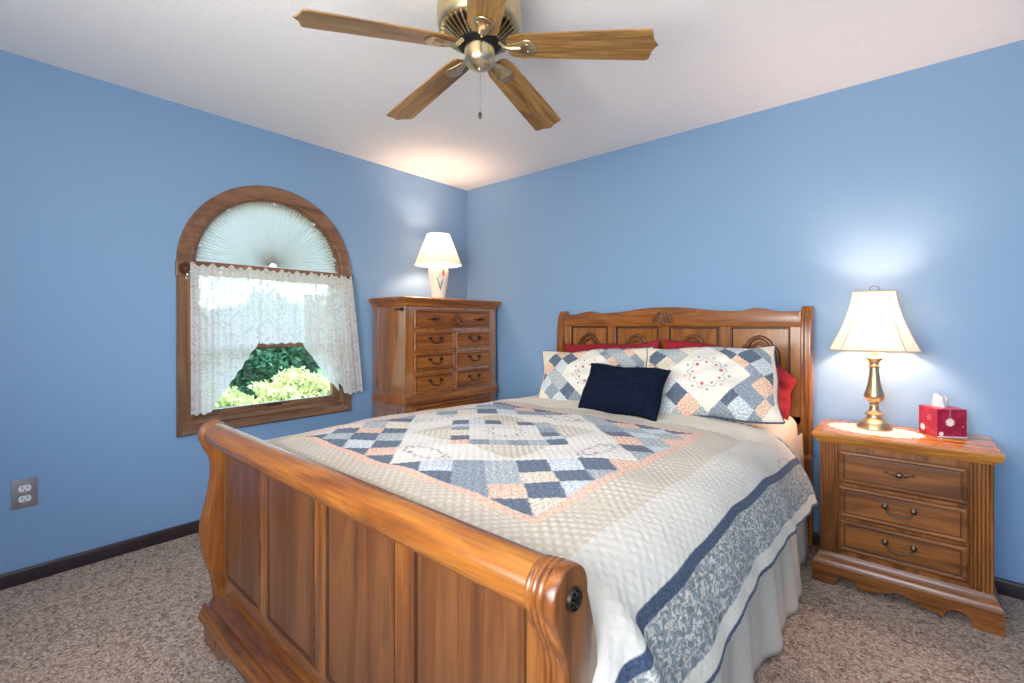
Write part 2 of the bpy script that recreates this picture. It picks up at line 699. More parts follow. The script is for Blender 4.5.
# ------------------------------------------------------------------ arched window
win = bpy.data.objects.new('window_1', None)
COL.objects.link(win)
win.location = (0, WC, WB)
struct(win)
OR = .531
prof = [(WR - .004, .0), (WR - .004, .016), (WR + .012, .022), (WR + .018, .016), (OR - .022, .020), (OR - .008, .026), (OR, .018), (OR, 0)]
bm = BM()
rings = []
for k in range(57):
    a = PI * k / 56
    rings.append([(h, WC - r * math.cos(a), WS + r * math.sin(a)) for r, h in prof])
loops(bm, rings)
link('arch_casing', bm, M['frame_y'], win, 40)
bm = BM()
for s in (-1, 1):
    prism(bm, [(p, q) for p, q in prof], lambda p, q, t, s=s: (q, WC + s * p, t), .567, WS - .078)
link('side_casing', bm, M['frame_z'], win, 40)
bm = BM()
prism(bm, [(q, h) for q, h in ((.567, 0), (.567, .018), (.575, .026), (.589, .020), (.622, .016), (.628, .022), (.644, .016), (.644, 0))],
      lambda p, q, t: (q, t, p), WC - OR + .02, WC + OR - .02)
link('bottom_casing', bm, M['frame_y'], win, 40)
for s in (-1, 1):
    bm = BM()
    yc = WC + s * (WR + OR) / 2
    bx(bm, 0, .032, yc - .045, yc + .045, WS - .082, WS + .006, .004)
    rb = link('rosette_block', bm, M['frame_z'], win)
    bm = BM()
    lathe(bm, [(.036, .030), (.036, .036), (.030, .040), (.024, .036), (.017, .034), (.012, .040), (.0, .043)], (0, yc, WS - .038), 28, axis='x')
    link('rosette', bm, M['glaze'], rb, 40)
# inner jamb, sashes, glass
bm = BM()
rings = []
for pts in ([(x, WR - t) for x, t in ((-.12, 0), (.0, 0), (0, .012), (-.12, .012))],):
    seq = [(WC - 1, None)]
J = []
for k in range(41):
    a = PI * k / 40
    J.append([(x, WC - (WR - t) * math.cos(a), WS + (WR - t) * math.sin(a)) for x, t in ((-.118, .001), (.002, .001), (.002, .014), (-.118, .014))])
loops(bm, J)
for s in (-1, 1):
    bx(bm, -.118, .002, min(WC + s * (WR - .001), WC + s * (WR - .014)), max(WC + s * (WR - .001), WC + s * (WR - .014)), WB + .001, WS)
bx(bm, -.118, .002, WC - WR + .014, WC + WR - .014, WB + .001, WB + .016)
link('jamb', bm, M['frame_z'], win, 40)
bm = BM()
bx(bm, -.06, .020, WC - WR + .014, WC + WR - .014, WS - .035, WS + .012, .003)
link('transom_rail', bm, M['frame_y'], win)
SB, ST, SM = WB + .016, WS - .035, 1.055


def sash(x, z0, z1, w, mat):
    bm = BM()
    a, b = WC - WR + .014, WC + WR - .014
    bx(bm, x - .016, x + .016, a, a + w, z0, z1, .003)
    bx(bm, x - .016, x + .016, b - w, b, z0, z1, .003)
    bx(bm, x - .016, x + .016, a + w, b - w, z0, z0 + w * 1.05, .003)
    bx(bm, x - .016, x + .016, a + w, b - w, z1 - w * .8, z1, .003)
    s = link('sash', bm, mat, win)
    bm = BM()
    bx(bm, x - .003, x + .003, a + w - .005, b - w + .005, z0 + w - .003, z1 - w * .8 + .005)
    link('pane', bm, M['glass'], s)
    return s


lower = sash(-.030, SB, SM + .02, .034, M['frame_y'])
sash(-.075, SM - .015, ST, .034, M['frame_y'])
bm = BM()
bx(bm, -.014, -.004, WC - .04, WC + .04, SM + .006, SM + .016, .003)
bx(bm, -.014, .004, WC - .015, WC + .02, SM + .012, SM + .022, .003)
link('sash_lock', bm, M['steel'], lower)
bm = BM()
bx(bm, -.014, .0, WC - .045, WC + .045, SB + .018, SB + .028, .003)
link('sash_lift', bm, M['medal'], lower)
bm = BM()
pts = [(WC - WR + .03, WS + .012)] + [(WC - (WR - .03) * math.cos(PI * k / 40), WS + .012 + (WR - .03) * math.sin(PI * k / 40)) for k in range(1, 40)] + [(WC + WR - .03, WS + .012)]
prism(bm, pts, lambda p, q, t: (t, p, q), -.09, -.084)
link('arch_pane', bm, M['glass'], win)
bm = BM()
rings = []
for k in range(41):
    a = PI * k / 40
    rings.append([(x, WC - r * math.cos(a), WS + r * math.sin(a)) for x, r in ((-.10, WR - .014), (-.06, WR - .014), (-.06, WR - .034), (-.10, WR - .034))])
loops(bm, rings)
link('arch_sash', bm, M['frame_y'], win, 40)

# pleated half-round shade in the arch
sh = empty('pleated_arch_shade', (-.02, WC, WS + .02), 'white pleated half-round shade filling the arched top of the window', 'window shade')
bm = BM()
NP = 120
r0, r1 = .022, WR - .020
va, vb = [], []
for k in range(NP + 1):
    a = PI * k / NP
    d = (.011 if k % 2 else -.011)
    va.append(bm.verts.new((-.025 + d * .5, WC - r0 * math.cos(a), WS + .024 + r0 * math.sin(a) * .9)))
    vb.append(bm.verts.new((-.025 + d, WC - r1 * math.cos(a), WS + .022 + (r1 - .008) * math.sin(a))))
for k in range(NP):
    bm.faces.new((va[k], va[k + 1], vb[k + 1], vb[k]))
link('pleated_cloth', bm, M['pleat'], sh)
bm = BM()
bx(bm, -.036, -.008, WC - WR + .018, WC + WR - .018, WS + .013, WS + .022, .002)
link('bottom_rail', bm, M['white'], sh)
for k in range(5):
    a = PI * (.08 + .84 * k / 4)
    bm = BM()
    c = (-.012, WC - (WR - .022) * math.cos(a), WS + (WR - .022) * math.sin(a))
    bx(bm, c[0] - .006, c[0] + .008, c[1] - .008, c[1] + .008, c[2] - .008, c[2] + .006, .002)
    link('clip', bm, M['white'], sh)

# curtain rod and lace curtain
rod = empty('curtain_rod', (.03, WC, 1.50), 'white flat curtain rod on small brackets across the window', 'curtain rod')
bm = BM()
ya, yb = -2.185, -1.225
tube(bm, [(.030, ya, 1.497), (.062, ya + .004, 1.497), (.072, ya + .03, 1.497), (.072, yb - .03, 1.497), (.062, yb - .004, 1.497), (.030, yb, 1.497)], .008, 8)
link('rod', bm, M['white'], rod, 60)
for y in (ya, yb):
    bm = BM()
    bx(bm, .016, .040, y - .022, y + .012, 1.470, 1.487, .003)
    bx(bm, .016, .022, y - .022, y + .012, 1.455, 1.502, .002)
    link('bracket', bm, M['steel'], rod)

cur = empty('lace_curtain', (.08, WC, 1.5), 'sheer white lace swag curtain with two tails over the lower window', 'curtain')


def lace_mesh(name, yfun, top, bots, nu, nv, xoff, amp, freq, seed, hemw=.03):
    """columns run along s in 0..1; each column hangs from top(s) to bots(s)"""
    V, Hm = [], []
    for i in range(nu):
        s = i / (nu - 1)
        zt, zb = top(s), bots(s)
        for j in range(nv):
            q = j / (nv - 1)
            z = zt + (zb - zt) * q
            y = yfun(s, q)
            drop = max(0, zt - z)
            fold = amp * math.sin(s * freq + seed + .8 * math.sin(drop * 3 + seed)) * min(1, .35 + drop * 2.0)
            fold += amp * .5 * math.sin(s * freq * 2.7 + seed * 2)
            V.append((xoff + fold + .015 * min(drop, .5), y, z))
            d = min((1 - q) * abs(zt - zb), 9)
            Hm.append(1.0 if d < hemw or abs(z - 1.497) < .012 else 0.0)
    o = np_mesh(name, np.array(V), grid_quads(nu, nv), M['lace'], cur)
    at = o.data.attributes.new('hem', 'FLOAT', 'POINT')
    at.data.foreach_set('value', np.array(Hm, np.float32))
    return o


def lerp_pts(s, pts):
    for (a, va), (b, vb) in zip(pts, pts[1:]):
        if s <= b:
            return va + (vb - va) * (s - a) / (b - a)
    return pts[-1][1]


top = lambda s: 1.535 + .008 * math.sin(s * 47) + .006 * math.sin(s * 23 + 1)
# left panel with its tail, middle valance and right panel with its tail
lace_mesh('left_tail', lambda s, q: -2.200 + .365 * s, top,
          lambda s: lerp_pts(s, [(0, .692), (.25, .690), (.34, .74), (1, 1.10)]) + .006 * math.sin(s * 60), 110, 110, .080, .0035, 27, .3, .018)
lace_mesh('valance', lambda s, q: -1.84 + .36 * s, lambda s: top(s + 1),
          lambda s: 1.078 + .006 * math.sin(s * 40), 90, 70, .082, .003, 24, 1.2, .02)
lace_mesh('right_tail', lambda s, q: -1.49 + .27 * s + .085 * s * q, lambda s: top(s + 2),
          lambda s: lerp_pts(s, [(0, 1.09), (.60, .715), (.68, .700), (1, .712)]) + .006 * math.sin(s * 50), 110, 110, .082, .004, 24, 2.2, .018)
lace_mesh('inner_tail', lambda s, q: -1.56 + .20 * s + .06 * q * s, lambda s: 1.40,
          lambda s: lerp_pts(s, [(0, 1.06), (.8, .78), (1, .72)]), 50, 60, .055, .005, 20, 4.0, .012)

# ------------------------------------------------------------------ outdoors seen through the window
bm = BM()
bx(bm, -30, -.2, -15, 20, -.5, -.4)
o = struct(link('ground', bm, M['grass']))


def foliage(name, c, rad, n, leaf, mat, label, cat, group, trunk):
    root = empty(name, (c[0], c[1], -.4), label, cat, group)
    g = np.random.default_rng(int(abs(c[0] * 100 + c[1] * 10)) + 3)
    d = g.normal(size=(n, 3))
    d /= np.linalg.norm(d, axis=1, keepdims=True)
    lump = 1 + .18 * np.sin(d[:, 0] * 7 + c[1]) * np.cos(d[:, 1] * 6) + .14 * np.sin(d[:, 2] * 9 + d[:, 1] * 5)
    rr = (g.uniform(.55, 1.0, n) ** .5) * lump
    p = d * rr[:, None] * np.array(rad) + np.array(c)
    p[:, 2] = np.maximum(p[:, 2], -.38)
    u = g.normal(size=(n, 3))
    u /= np.linalg.norm(u, axis=1, keepdims=True)
    w = np.cross(u, g.normal(size=(n, 3)))
    w /= np.linalg.norm(w, axis=1, keepdims=True)
    s = leaf * g.uniform(.6, 1.3, (n, 1))
    V = np.stack([p - u * s, p + w * s * .45, p + u * s, p - w * s * .45], 1).reshape(-1, 3)
    np_mesh('foliage', V, np.arange(4 * n).reshape(-1, 4), mat, root, smooth=False)
    bm = BM()
    for k in range(trunk):
        a = 2 * PI * k / trunk
        rt = .035 if trunk > 1 else .09
        tube(bm, [(c[0] + .05 * math.cos(a), c[1] + .05 * math.sin(a), -.42), (c[0] + rad[0] * .3 * math.cos(a), c[1] + rad[1] * .3 * math.sin(a), c[2]),
                  (c[0] + rad[0] * .5 * math.cos(a), c[1] + rad[1] * .5 * math.sin(a), c[2] + rad[2] * .5)], [rt, rt * .7, rt * .3], 7)
    link('stem' if trunk > 1 else 'trunk', bm, M['bark'], root, 60)
    return root


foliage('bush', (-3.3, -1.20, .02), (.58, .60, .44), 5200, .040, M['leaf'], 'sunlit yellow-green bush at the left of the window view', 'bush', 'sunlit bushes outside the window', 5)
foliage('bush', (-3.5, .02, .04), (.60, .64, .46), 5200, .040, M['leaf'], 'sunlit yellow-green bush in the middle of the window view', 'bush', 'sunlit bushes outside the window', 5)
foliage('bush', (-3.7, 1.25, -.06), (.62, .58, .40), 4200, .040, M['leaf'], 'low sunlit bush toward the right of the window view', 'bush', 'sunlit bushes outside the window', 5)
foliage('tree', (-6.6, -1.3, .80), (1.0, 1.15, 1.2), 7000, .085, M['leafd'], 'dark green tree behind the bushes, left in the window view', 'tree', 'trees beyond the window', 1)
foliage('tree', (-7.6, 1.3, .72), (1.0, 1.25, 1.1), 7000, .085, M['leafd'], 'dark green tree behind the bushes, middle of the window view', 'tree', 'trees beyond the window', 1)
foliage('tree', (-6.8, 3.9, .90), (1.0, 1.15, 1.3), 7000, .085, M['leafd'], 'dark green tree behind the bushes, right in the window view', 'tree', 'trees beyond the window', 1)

# ------------------------------------------------------------------ bed
BX0, BX1 = 1.10, 2.728
PX = [(1.204, 1.509), (1.571, 1.880), (1.946, 2.251), (2.318, 2.624)]
bed = empty('bed', (1.914, -1.25, 0), 'queen sleigh bed in honey stained wood with carved headboard and rolled footboard', 'bed')

# --- headboard
HF = -.085                                        # front plane of the frame
FH = lambda a, b, d: (a, HF - d, b)
bm = BM()
bx(bm, 1.150, 2.678, HF, HF + .03, 1.182, 1.195)
for a, b in ((1.150, PX[0][0]), (PX[0][1], PX[1][0]), (PX[1][1], PX[2][0]), (PX[2][1], PX[3][0]), (PX[3][1], 2.678)):
    bx(bm, a, b, HF, HF + .03, .66, 1.184, .002)
bx(bm, 1.150, 2.678, HF, HF + .03, .62, .70, .002)
head = link('headboard', bm, M['bed_z'], bed)
crest = smooth_path([(1.150, 1.270), (1.25, 1.270), (1.335, 1.287), (1.385, 1.290), (1.46, 1.276), (1.60, 1.282), (1.78, 1.302), (1.914, 1.307), (2.05, 1.302), (2.23, 1.282), (2.37, 1.276), (2.445, 1.290), (2.495, 1.287), (2.58, 1.270), (2.678, 1.270)], 6)
bm = BM()
prism(bm, [(1.150, 1.184)] + crest + [(2.678, 1.184)], lambda p, q, t: (p, t, q), HF - .012, HF + .035, .004)
cr = link('crest_rail', bm, M['bed_x'], head, 35)
bm = BM()
for k in range(11):
    a = PI * (k + .5) / 11
    L = .074
    d = Vector((math.cos(a), 0, math.sin(a)))
    c0 = Vector((1.914, HF - .014, 1.208))
    pts = [c0 + d * L * f for f in (.12, .35, .65, .9, 1.0)]
    tube(bm, pts, [.002, .005, .008, .0085, .003], 8)
lathe(bm, [(.016, 0), (.016, .006), (.008, .012), (0, .013)], (1.914, HF - .008, 1.208), 16, axis='y')
link('carved_shell', bm, M['panel_x'], cr, 60)
for a, b in PX:
    bm = BM()
    stepped(bm, FH, a, b, .70, 1.184, [(0, 0), (.003, .003), (.010, .003), (.013, -.012), (.030, -.012), (.034, -.012)], [1, 1, 1, 0, 0])
    p = link('panel', bm, [M['bed_z'], M['glaze']], head)
    bm = BM()
    cx, w = (a + b) / 2, (b - a) / 2
    ogee = smooth_path([(-.62, .96), (-.58, 1.035), (-.50, 1.066), (-.40, 1.075), (-.28, 1.105), (0, 1.124), (.28, 1.105), (.40, 1.075), (.50, 1.066), (.58, 1.035), (.62, .96)], 5)
    tube(bm, [(cx + u * w, HF + .008, z) for u, z in ogee], .013, 8)
    ogee2 = smooth_path([(-.36, .96), (-.32, 1.04), (-.20, 1.075), (0, 1.092), (.20, 1.075), (.32, 1.04), (.36, .96)], 5)
    tube(bm, [(cx + u * w, HF + .010, z) for u, z in ogee2], .010, 8)
    link('carved_arch', bm, M['panel_x'], p, 60)
for s, xa, xb in ((-1, BX0, 1.152), (1, 2.676, BX1)):
    bm = BM()
    # sleigh curve: the post leans back at the top
    pr = smooth_path([(-.100, .02), (-.100, .45), (-.112, .75), (-.120, 1.0), (-.116, 1.16), (-.098, 1.25), (-.075, 1.292)], 6)
    bk = smooth_path([(-.045, 1.297), (-.028, 1.27), (-.030, 1.16), (-.045, .9), (-.05, .45), (-.05, .02)], 6)
    outl = pr + bk
    w = xb - xa
    prism(bm, outl, lambda p, q, t: (t, p, q), xa, xb, .004)
    for k in range(3):
        t = xa + w * (k + .5) / 3 + .0005
        tube(bm, [(t, p - .001, q) for p, q in pr if q > .48], .0068, 8)
    link('post', bm, M['bed_z'], head, 40)
    bm = BM()
    bx(bm, xa - .002, xb + .004, -.126, -.04, .485, .505, .004)
    link('post_collar', bm, M['bed_x'], head)

# --- footboard
FY = -2.375
FF = lambda a, b, d: (a, FY - d, b)
bm = BM()
for a, b in ((1.150, PX[0][0]), (PX[0][1], PX[1][0]), (PX[1][1], PX[2][0]), (PX[2][1], PX[3][0]), (PX[3][1], 2.680)):
    bx(bm, a, b, FY, FY + .035, .175, .755, .003)
bx(bm, 1.150, 2.680, FY + .001, FY + .034, .742, .765, .003)
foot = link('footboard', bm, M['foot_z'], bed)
bm = BM()
bx(bm, 1.148, 2.682, FY - .0005, FY + .034, .17, .262, .002)
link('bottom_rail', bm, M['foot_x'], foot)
for a, b in PX:
    bm = BM()
    stepped(bm, FF, a, b, .262, .742, [(0, 0), (.002, .0025), (.007, .003), (.010, -.004), (.014, -.004), (.019, .0), (.04, .0)], [0, 0, 1, 1, 0, 0])
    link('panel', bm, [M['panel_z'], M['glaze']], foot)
SY, SZ, SR = -2.392, .788, .048
bm = BM()
cir = [(SY + SR * .88 * math.cos(a), SZ + SR * .88 * math.sin(a)) for a in np.linspace(R(-35), R(215), 34)]
low = [(-2.408, .748), (-2.402, .742), (-2.345, .742), (-2.340, .748)]
prism(bm, cir + low, lambda p, q, t: (t, p, q), 1.135, 2.695)
link('top_roll', bm, M['bed_x'], foot, 40)
# posts: sleigh profile with stepped reeds on the inner side
sc = [(SY + SR * math.cos(a), SZ + SR * math.sin(a)) for a in np.linspace(R(-8), R(200), 26)]
fr = smooth_path([sc[-1], (-2.424, .735), (-2.404, .690), (-2.401, .640), (-2.412, .560), (-2.430, .480), (-2.436, .430), (-2.426, .340), (-2.402, .250), (-2.392, .180), (-2.392, .10)], 6)[1:]
bk = smooth_path([(-2.322, .10), (-2.318, .25), (-2.335, .43), (-2.318, .58), (-2.316, .68), sc[0]], 6)[:-1]
POST = sc + fr + bk
for s, xo in ((-1, BX0), (1, BX1)):
    bm = BM()
    inn = -s
    prism(bm, POST, lambda p, q, t: (t, p, q), xo, xo + inn * .024, .005, 3)
    P0 = np.array(POST)
    nn = offset_normals(P0)
    for k in range(3):
        Q = P0 - nn * (.0005 + .0015 * k)
        prism(bm, [tuple(q) for q in Q], lambda p, q, t: (t, p, q), xo + inn * (.023 + .0125 * k), xo + inn * (.0355 + .0125 * k), .0060, 4)
    po = link('post', bm, M['foot_z'], foot, 40)
    bm = BM()
    lathe(bm, [(.018, -.002), (.018, .004), (.0155, .007), (.013, .004), (.0, .004)], (xo, SY + .002, SZ - .002), 24, axis='x') if s > 0 else \
        lathe(bm, [(.018, .002), (.018, -.004), (.0155, -.007), (.013, -.004), (.0, -.004)], (xo, SY + .002, SZ - .002), 24, axis='x')
    for k in range(8):
        a = 2 * PI * k / 8
        c = Vector((xo + s * .004, SY + .002 + .009 * math.cos(a), SZ - .002 + .009 * math.sin(a)))
        tube(bm, [c + Vector((0, -.006 * math.cos(a), -.006 * math.sin(a))), c + Vector((s * .002, 0, 0)), c + Vector((0, .005 * math.cos(a), .005 * math.sin(a)))], [.001, .0032, .001], 6)
    link('medallion', bm, M['medal'], po, 50)
bm = BM()
bp = [(-2.340, .190), (-2.378, .190), (-2.384, .184), (-2.404, .160), (-2.410, .158), (-2.414, .162), (-2.422, .163), (-2.428, .156), (-2.430, .148), (-2.436, .138), (-2.442, .124), (-2.443, .112), (-2.436, .106), (-2.340, .106)]
prism(bm, bp, lambda p, q, t: (t, p, q), 1.124, 2.714)
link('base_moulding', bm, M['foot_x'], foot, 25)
for s in (-1, 1):
    # front bracket feet set back under the moulding, each with a keyhole and a scalloped end
    bm = BM()
    xo = 1.914 + s * .818
    g = lambda u: xo - s * u
    kx = .115
    top_h, bot_h = (kx, .084), (kx, .028)
    toe = [(0, .110), (-.006, .070), (-.008, .035), (.0, .0), (kx, 0), bot_h]
    heel = smooth_path([(.150, .0), (.160, .012), (.172, .020), (.186, .018), (.200, .030), (.225, .040), (.250, .056), (.275, .070), (.300, .092), (.320, .110)], 3)
    arcL = [(kx - .016 * math.sin(a), .056 - .028 * math.cos(a)) for a in np.linspace(.2, PI - .2, 10)]
    arcR = [(kx + .016 * math.sin(a), .056 + .028 * math.cos(a)) for a in np.linspace(.2, PI - .2, 10)]
    left = toe + arcL + [top_h, (kx, .110)]
    right = [(kx, .110), top_h] + arcR + [bot_h, (kx, 0)] + heel
    for pl in (left, right):
        prism(bm, pl, lambda p, q, t: (g(p), t, q), -2.414, -2.392)
    bx(bm, min(g(0), g(.03)), max(g(0), g(.03)), -2.392, -2.33, 0, .108)
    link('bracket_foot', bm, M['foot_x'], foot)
for x0, x1 in ((1.150, 1.172), (2.656, 2.678)):
    bm = BM()
    bx(bm, x0, x1, -2.33, -.09, .20, .38, .004)
    link('side_rail', bm, M['bed_y'], bed)

# ------------------------------------------------------------------ mattress, quilt, skirt
MXC = 1.914


def top_z(y):
    return lerp_pts(-y, [(.0, .730), (.45, .732), (.85, .742), (1.3, .766), (1.8, .774), (2.2, .768), (2.4, .76)])


HW = [(0, 0.0), (.40, -.001), (.54, -.006), (.62, -.014), (.70, -.036), (.76, -.072), (.800, -.118), (.830, -.172), (.852, -.228), (.868, -.280), (.882, -.332)]
prof = np.array(smooth_path(HW, 40))
arc_l = np.concatenate([[0], np.cumsum(np.linalg.norm(np.diff(prof, axis=0), axis=1))])
ULEN = arc_l[-1]


def prof_at(u):
    a = np.abs(u)
    return np.sign(u) * np.interp(a, arc_l, prof[:, 0]), np.interp(a, arc_l, prof[:, 1])


bm = BM()
vs = bx(bm, 1.155, 2.672, -2.30, -.10, .36, .722, .07, 4)
mt = link('mattress', bm, M['sheet'], smooth=60)
tag(mt, 'mattress in a cream fitted sheet lying in the bed under the quilt', 'mattress')

C_WHITE = np.array(lin(211, 202, 187)[:3])
C_PALE = np.array(lin(224, 216, 202)[:3])
C_CREAM = np.array(lin(228, 216, 194)[:3])
C_BEIGE = np.array(lin(198, 183, 160)[:3])
C_NAVY = np.array(lin(92, 102, 116)[:3])
C_NAVYB = np.array(lin(64, 76, 94)[:3])
C_STEEL = np.array(lin(138, 146, 152)[:3])
C_GREY = np.array(lin(168, 172, 170)[:3])
C_PEACH = np.array(lin(220, 182, 156)[:3])
C_ICE = np.array(lin(196, 200, 200)[:3])
C_TAN = np.array(lin(214, 200, 176)[:3])
C_ROSE = np.array(lin(196, 110, 96)[:3])
C_LEAF = np.array(lin(146, 156, 158)[:3])
PATCH = np.array([C_NAVY, C_GREY, C_PEACH, C_STEEL, C_ICE, C_NAVY, C_TAN, C_GREY])


def cells(a, b, size, seed):
    i = np.floor(a / size).astype(int)
    j = np.floor(b / size).astype(int)
    h = ((i * 73856093) ^ (j * 19349663) ^ seed) % 997
    odd = (i + j) % 2 == 0
    pick = np.where(odd, np.array([0, 0, 3, 0, 1])[h % 5], np.array([1, 2, 4, 1, 6, 2, 3, 4, 2])[h % 9])
    return PATCH[pick], odd


def spray(p, q, col, msk, cx, cy, rx, ry, n, rot=0, arc0=0, arc1=2 * PI, dot=.0065, line=.0020):
    """embroidered wreath: a stem with buds, in the plane (p, q) metres"""
    du, dv = p - cx, q - cy
    c, s = math.cos(rot), math.sin(rot)
    u, v = (du * c + dv * s) / rx, (-du * s + dv * c) / ry
    ang = np.arctan2(v, u) % (2 * PI)
    rad = np.hypot(u, v)
    wob = 1 + .10 * np.sin(ang * n)
    on = (np.abs(rad - wob) * min(rx, ry) < line) & (ang >= arc0) & (ang <= arc1)
    col[on] = C_LEAF
    msk[on] = 0
    for k in range(n * 2):
        a = arc0 + (arc1 - arc0) * (k + .5) / (n * 2)
        r = 1 + (.22 if k % 2 else -.2)
        x, y = r * rx * math.cos(a), r * ry * math.sin(a)
        X, Y = cx + x * c - y * s, cy + x * s + y * c
        d = np.hypot(p - X, q - Y)
        m = d < dot * (1.25 if k % 3 == 0 else .9)
        col[m] = (C_ROSE if k % 2 == 0 else (C_LEAF if k % 3 else C_PEACH))
        msk[m] = 0


nu, nv = 560, 440
us = np.linspace(-ULEN, ULEN, nu)
ys = np.linspace(-.62, -2.335, nv)
U, Yv = np.meshgrid(us, ys, indexing='ij')
px, pz = prof_at(U)
Xq = MXC + px
tz = np.vectorize(top_z)(ys)[None, :]
Zq = tz + .012 + pz
side = np.clip((np.abs(U) - .68) / .30, 0, 1)
# hang: the sides ripple, bulge toward the foot and lift a little at the head
wave = .004 * np.sin(Yv * 9.5 + 1) + .003 * np.sin(Yv * 21 + .4) + .002 * np.sin(Yv * 37)
Xq = Xq + np.sign(U) * side ** 1.6 * wave
lift = np.vectorize(lambda y: lerp_pts(-y, [(.6, .01), (.9, .025), (1.2, .050), (1.7, .060), (2.05, .048), (2.4, .050)]))(ys)[None, :]
Zq = Zq + side * (lift + .003 * np.sin(Yv * 14))
Xq = Xq + np.sign(U) * side * .018
fold = np.exp(-((Yv + 2.235) / .030) ** 2)
Xq = Xq + np.sign(U) * side * fold * .030
Zq = Zq - side * np.exp(-((Yv + 2.27) / .05) ** 2) * .012
# soft undulation and puckers on top
Zq = Zq + .004 * np.sin(Xq * 11 + Yv * 7) * (1 - side) + .003 * np.sin(Xq * 23 - Yv * 17)
Zq = Zq + .0012 * np.sin(U * 190) * np.sin(Yv * 190)
# hem at the foot tucks down behind the footboard, at the head it lies flat
tuck = np.clip((-Yv - 2.26) / .075, 0, 1)
Zq = Zq - tuck ** 2 * .12 * (1 - side)

col = np.tile(C_WHITE, (nu, nv, 1)).astype(float)
msk = np.zeros((nu, nv, 3))
A = np.abs(U)
hang = ULEN - A
# beige dotted border and cream at the head
inb = (A < .700)
col[inb] = C_BEIGE
msk[inb] = (0, .36, 0)
hd = inb & (Yv > -.98)
col[hd] = C_CREAM
msk[hd] = (0, 0.0, 0)
lw = A >= .700
# medallion
QX, QY, QHX, QHY = 1.925, -1.640, .585, .555
Pn, Qn = (MXC + U - QX) / QHX, (Yv - QY) / QHY
box = np.maximum(np.abs(Pn), np.abs(Qn))
pe = (box < 1.0)
col[pe] = C_PEACH
msk[pe] = (.55, 0, 0)
ins = box < .945
a_, b_ = (Pn + Qn) / .945, (Pn - Qn) / .945
cc, odd = cells(a_ + 5.0, b_ + 5.0, .25, 5)
col[ins] = cc[ins]
msk[ins] = (.8, 0, 0)
mx = np.maximum(np.abs(a_), np.abs(b_))
di = (mx < 1) & ins
col[di] = C_PALE
msk[di] = 0
mn = np.minimum(np.abs(a_), np.abs(b_))
bt = di & (mx > .54) & (mn < .36 * (.94 - mx) / .40)
col[bt] = C_BEIGE
msk[bt] = (0, .6, 0)
rg = di & (mx < .54)
cc, odd = cells(a_ + 5.94, b_ + 5.94, .18, 9)
col[rg] = cc[rg]
msk[rg] = (.8, 0, 0)
ce = di & (mx < .36)
col[ce] = C_PALE
msk[ce] = 0
PXq, PYq = MXC + U, Yv
spray(PXq, PYq, col, msk, QX, QY, .065, .065, 6)
for s1, s2 in ((1, 0), (-1, 0), (0, 1), (0, -1)):
    spray(PXq, PYq, col, msk, QX + s1 * QHX * .70, QY + s2 * QHY * .70, .10, .035, 5, rot=(PI / 2 if s1 else 0))
for s1 in (-1, 1):
    spray(PXq, PYq, col, msk, MXC + s1 * .86, -.86, .030, .075, 4, line=.0015, dot=.006)
# side bands
h2 = hang + .032 * (Yv < -2.215)
st = (h2 < .207) & (h2 >= .178)
col[st] = C_NAVYB
msk[st] = (.7, 0, 0)
fl = (h2 < .178) & (hang >= .046)
msk[fl] = (0, 0, 1)
cw = (hang < .046) & (hang >= .010)
col[cw] = C_CREAM
msk[cw] = 0
bd = hang < .010
col[bd] = C_NAVYB
msk[bd] = (.4, 0, 0)
hb = (Yv > -.632)
col[hb] = C_NAVYB
msk[hb] = (.4, 0, 0)
V = np.stack([Xq, Yv, Zq], -1)
# underside: a second layer 9 mm in, so that the cover has real thickness
gu = np.gradient(V, axis=0)
gv = np.gradient(V, axis=1)
nr = np.cross(gu, gv)
nr /= np.linalg.norm(nr, axis=2, keepdims=True)
if nr[nu // 2, nv // 2, 2] < 0:
    nr = -nr
V2 = V - nr * .008
Vall = np.concatenate([V.reshape(-1, 3), V2.reshape(-1, 3)])
Q1 = grid_quads(nu, nv)
n0 = nu * nv
Q2 = grid_quads(nu, nv, n0)[:, ::-1]
rim = [(i * nv, (i + 1) * nv) for i in range(nu - 1)] + [((nu - 1) * nv + j, (nu - 1) * nv + j + 1) for j in range(nv - 1)] + \
      [((i + 1) * nv + nv - 1, i * nv + nv - 1) for i in range(nu - 1)] + [(j + 1, j) for j in range(nv - 1)]
Q3 = np.array([(b, a, a + n0, b + n0) for a, b in rim])
qo = np_mesh('quilt', Vall, np.concatenate([Q1[:, ::-1], Q2[:, ::-1], Q3]), M['patch'])
attr_color(qo, 'dye', np.concatenate([col.reshape(-1, 3)] * 2))
attr_color(qo, 'mask', np.concatenate([msk.reshape(-1, 3)] * 2))
uvq = np.stack([U.ravel(), Yv.ravel()], 1)
uv_from(qo, np.concatenate([uvq, uvq]))
tag(qo, 'patchwork quilt with a diamond medallion spread over the bed', 'quilt')

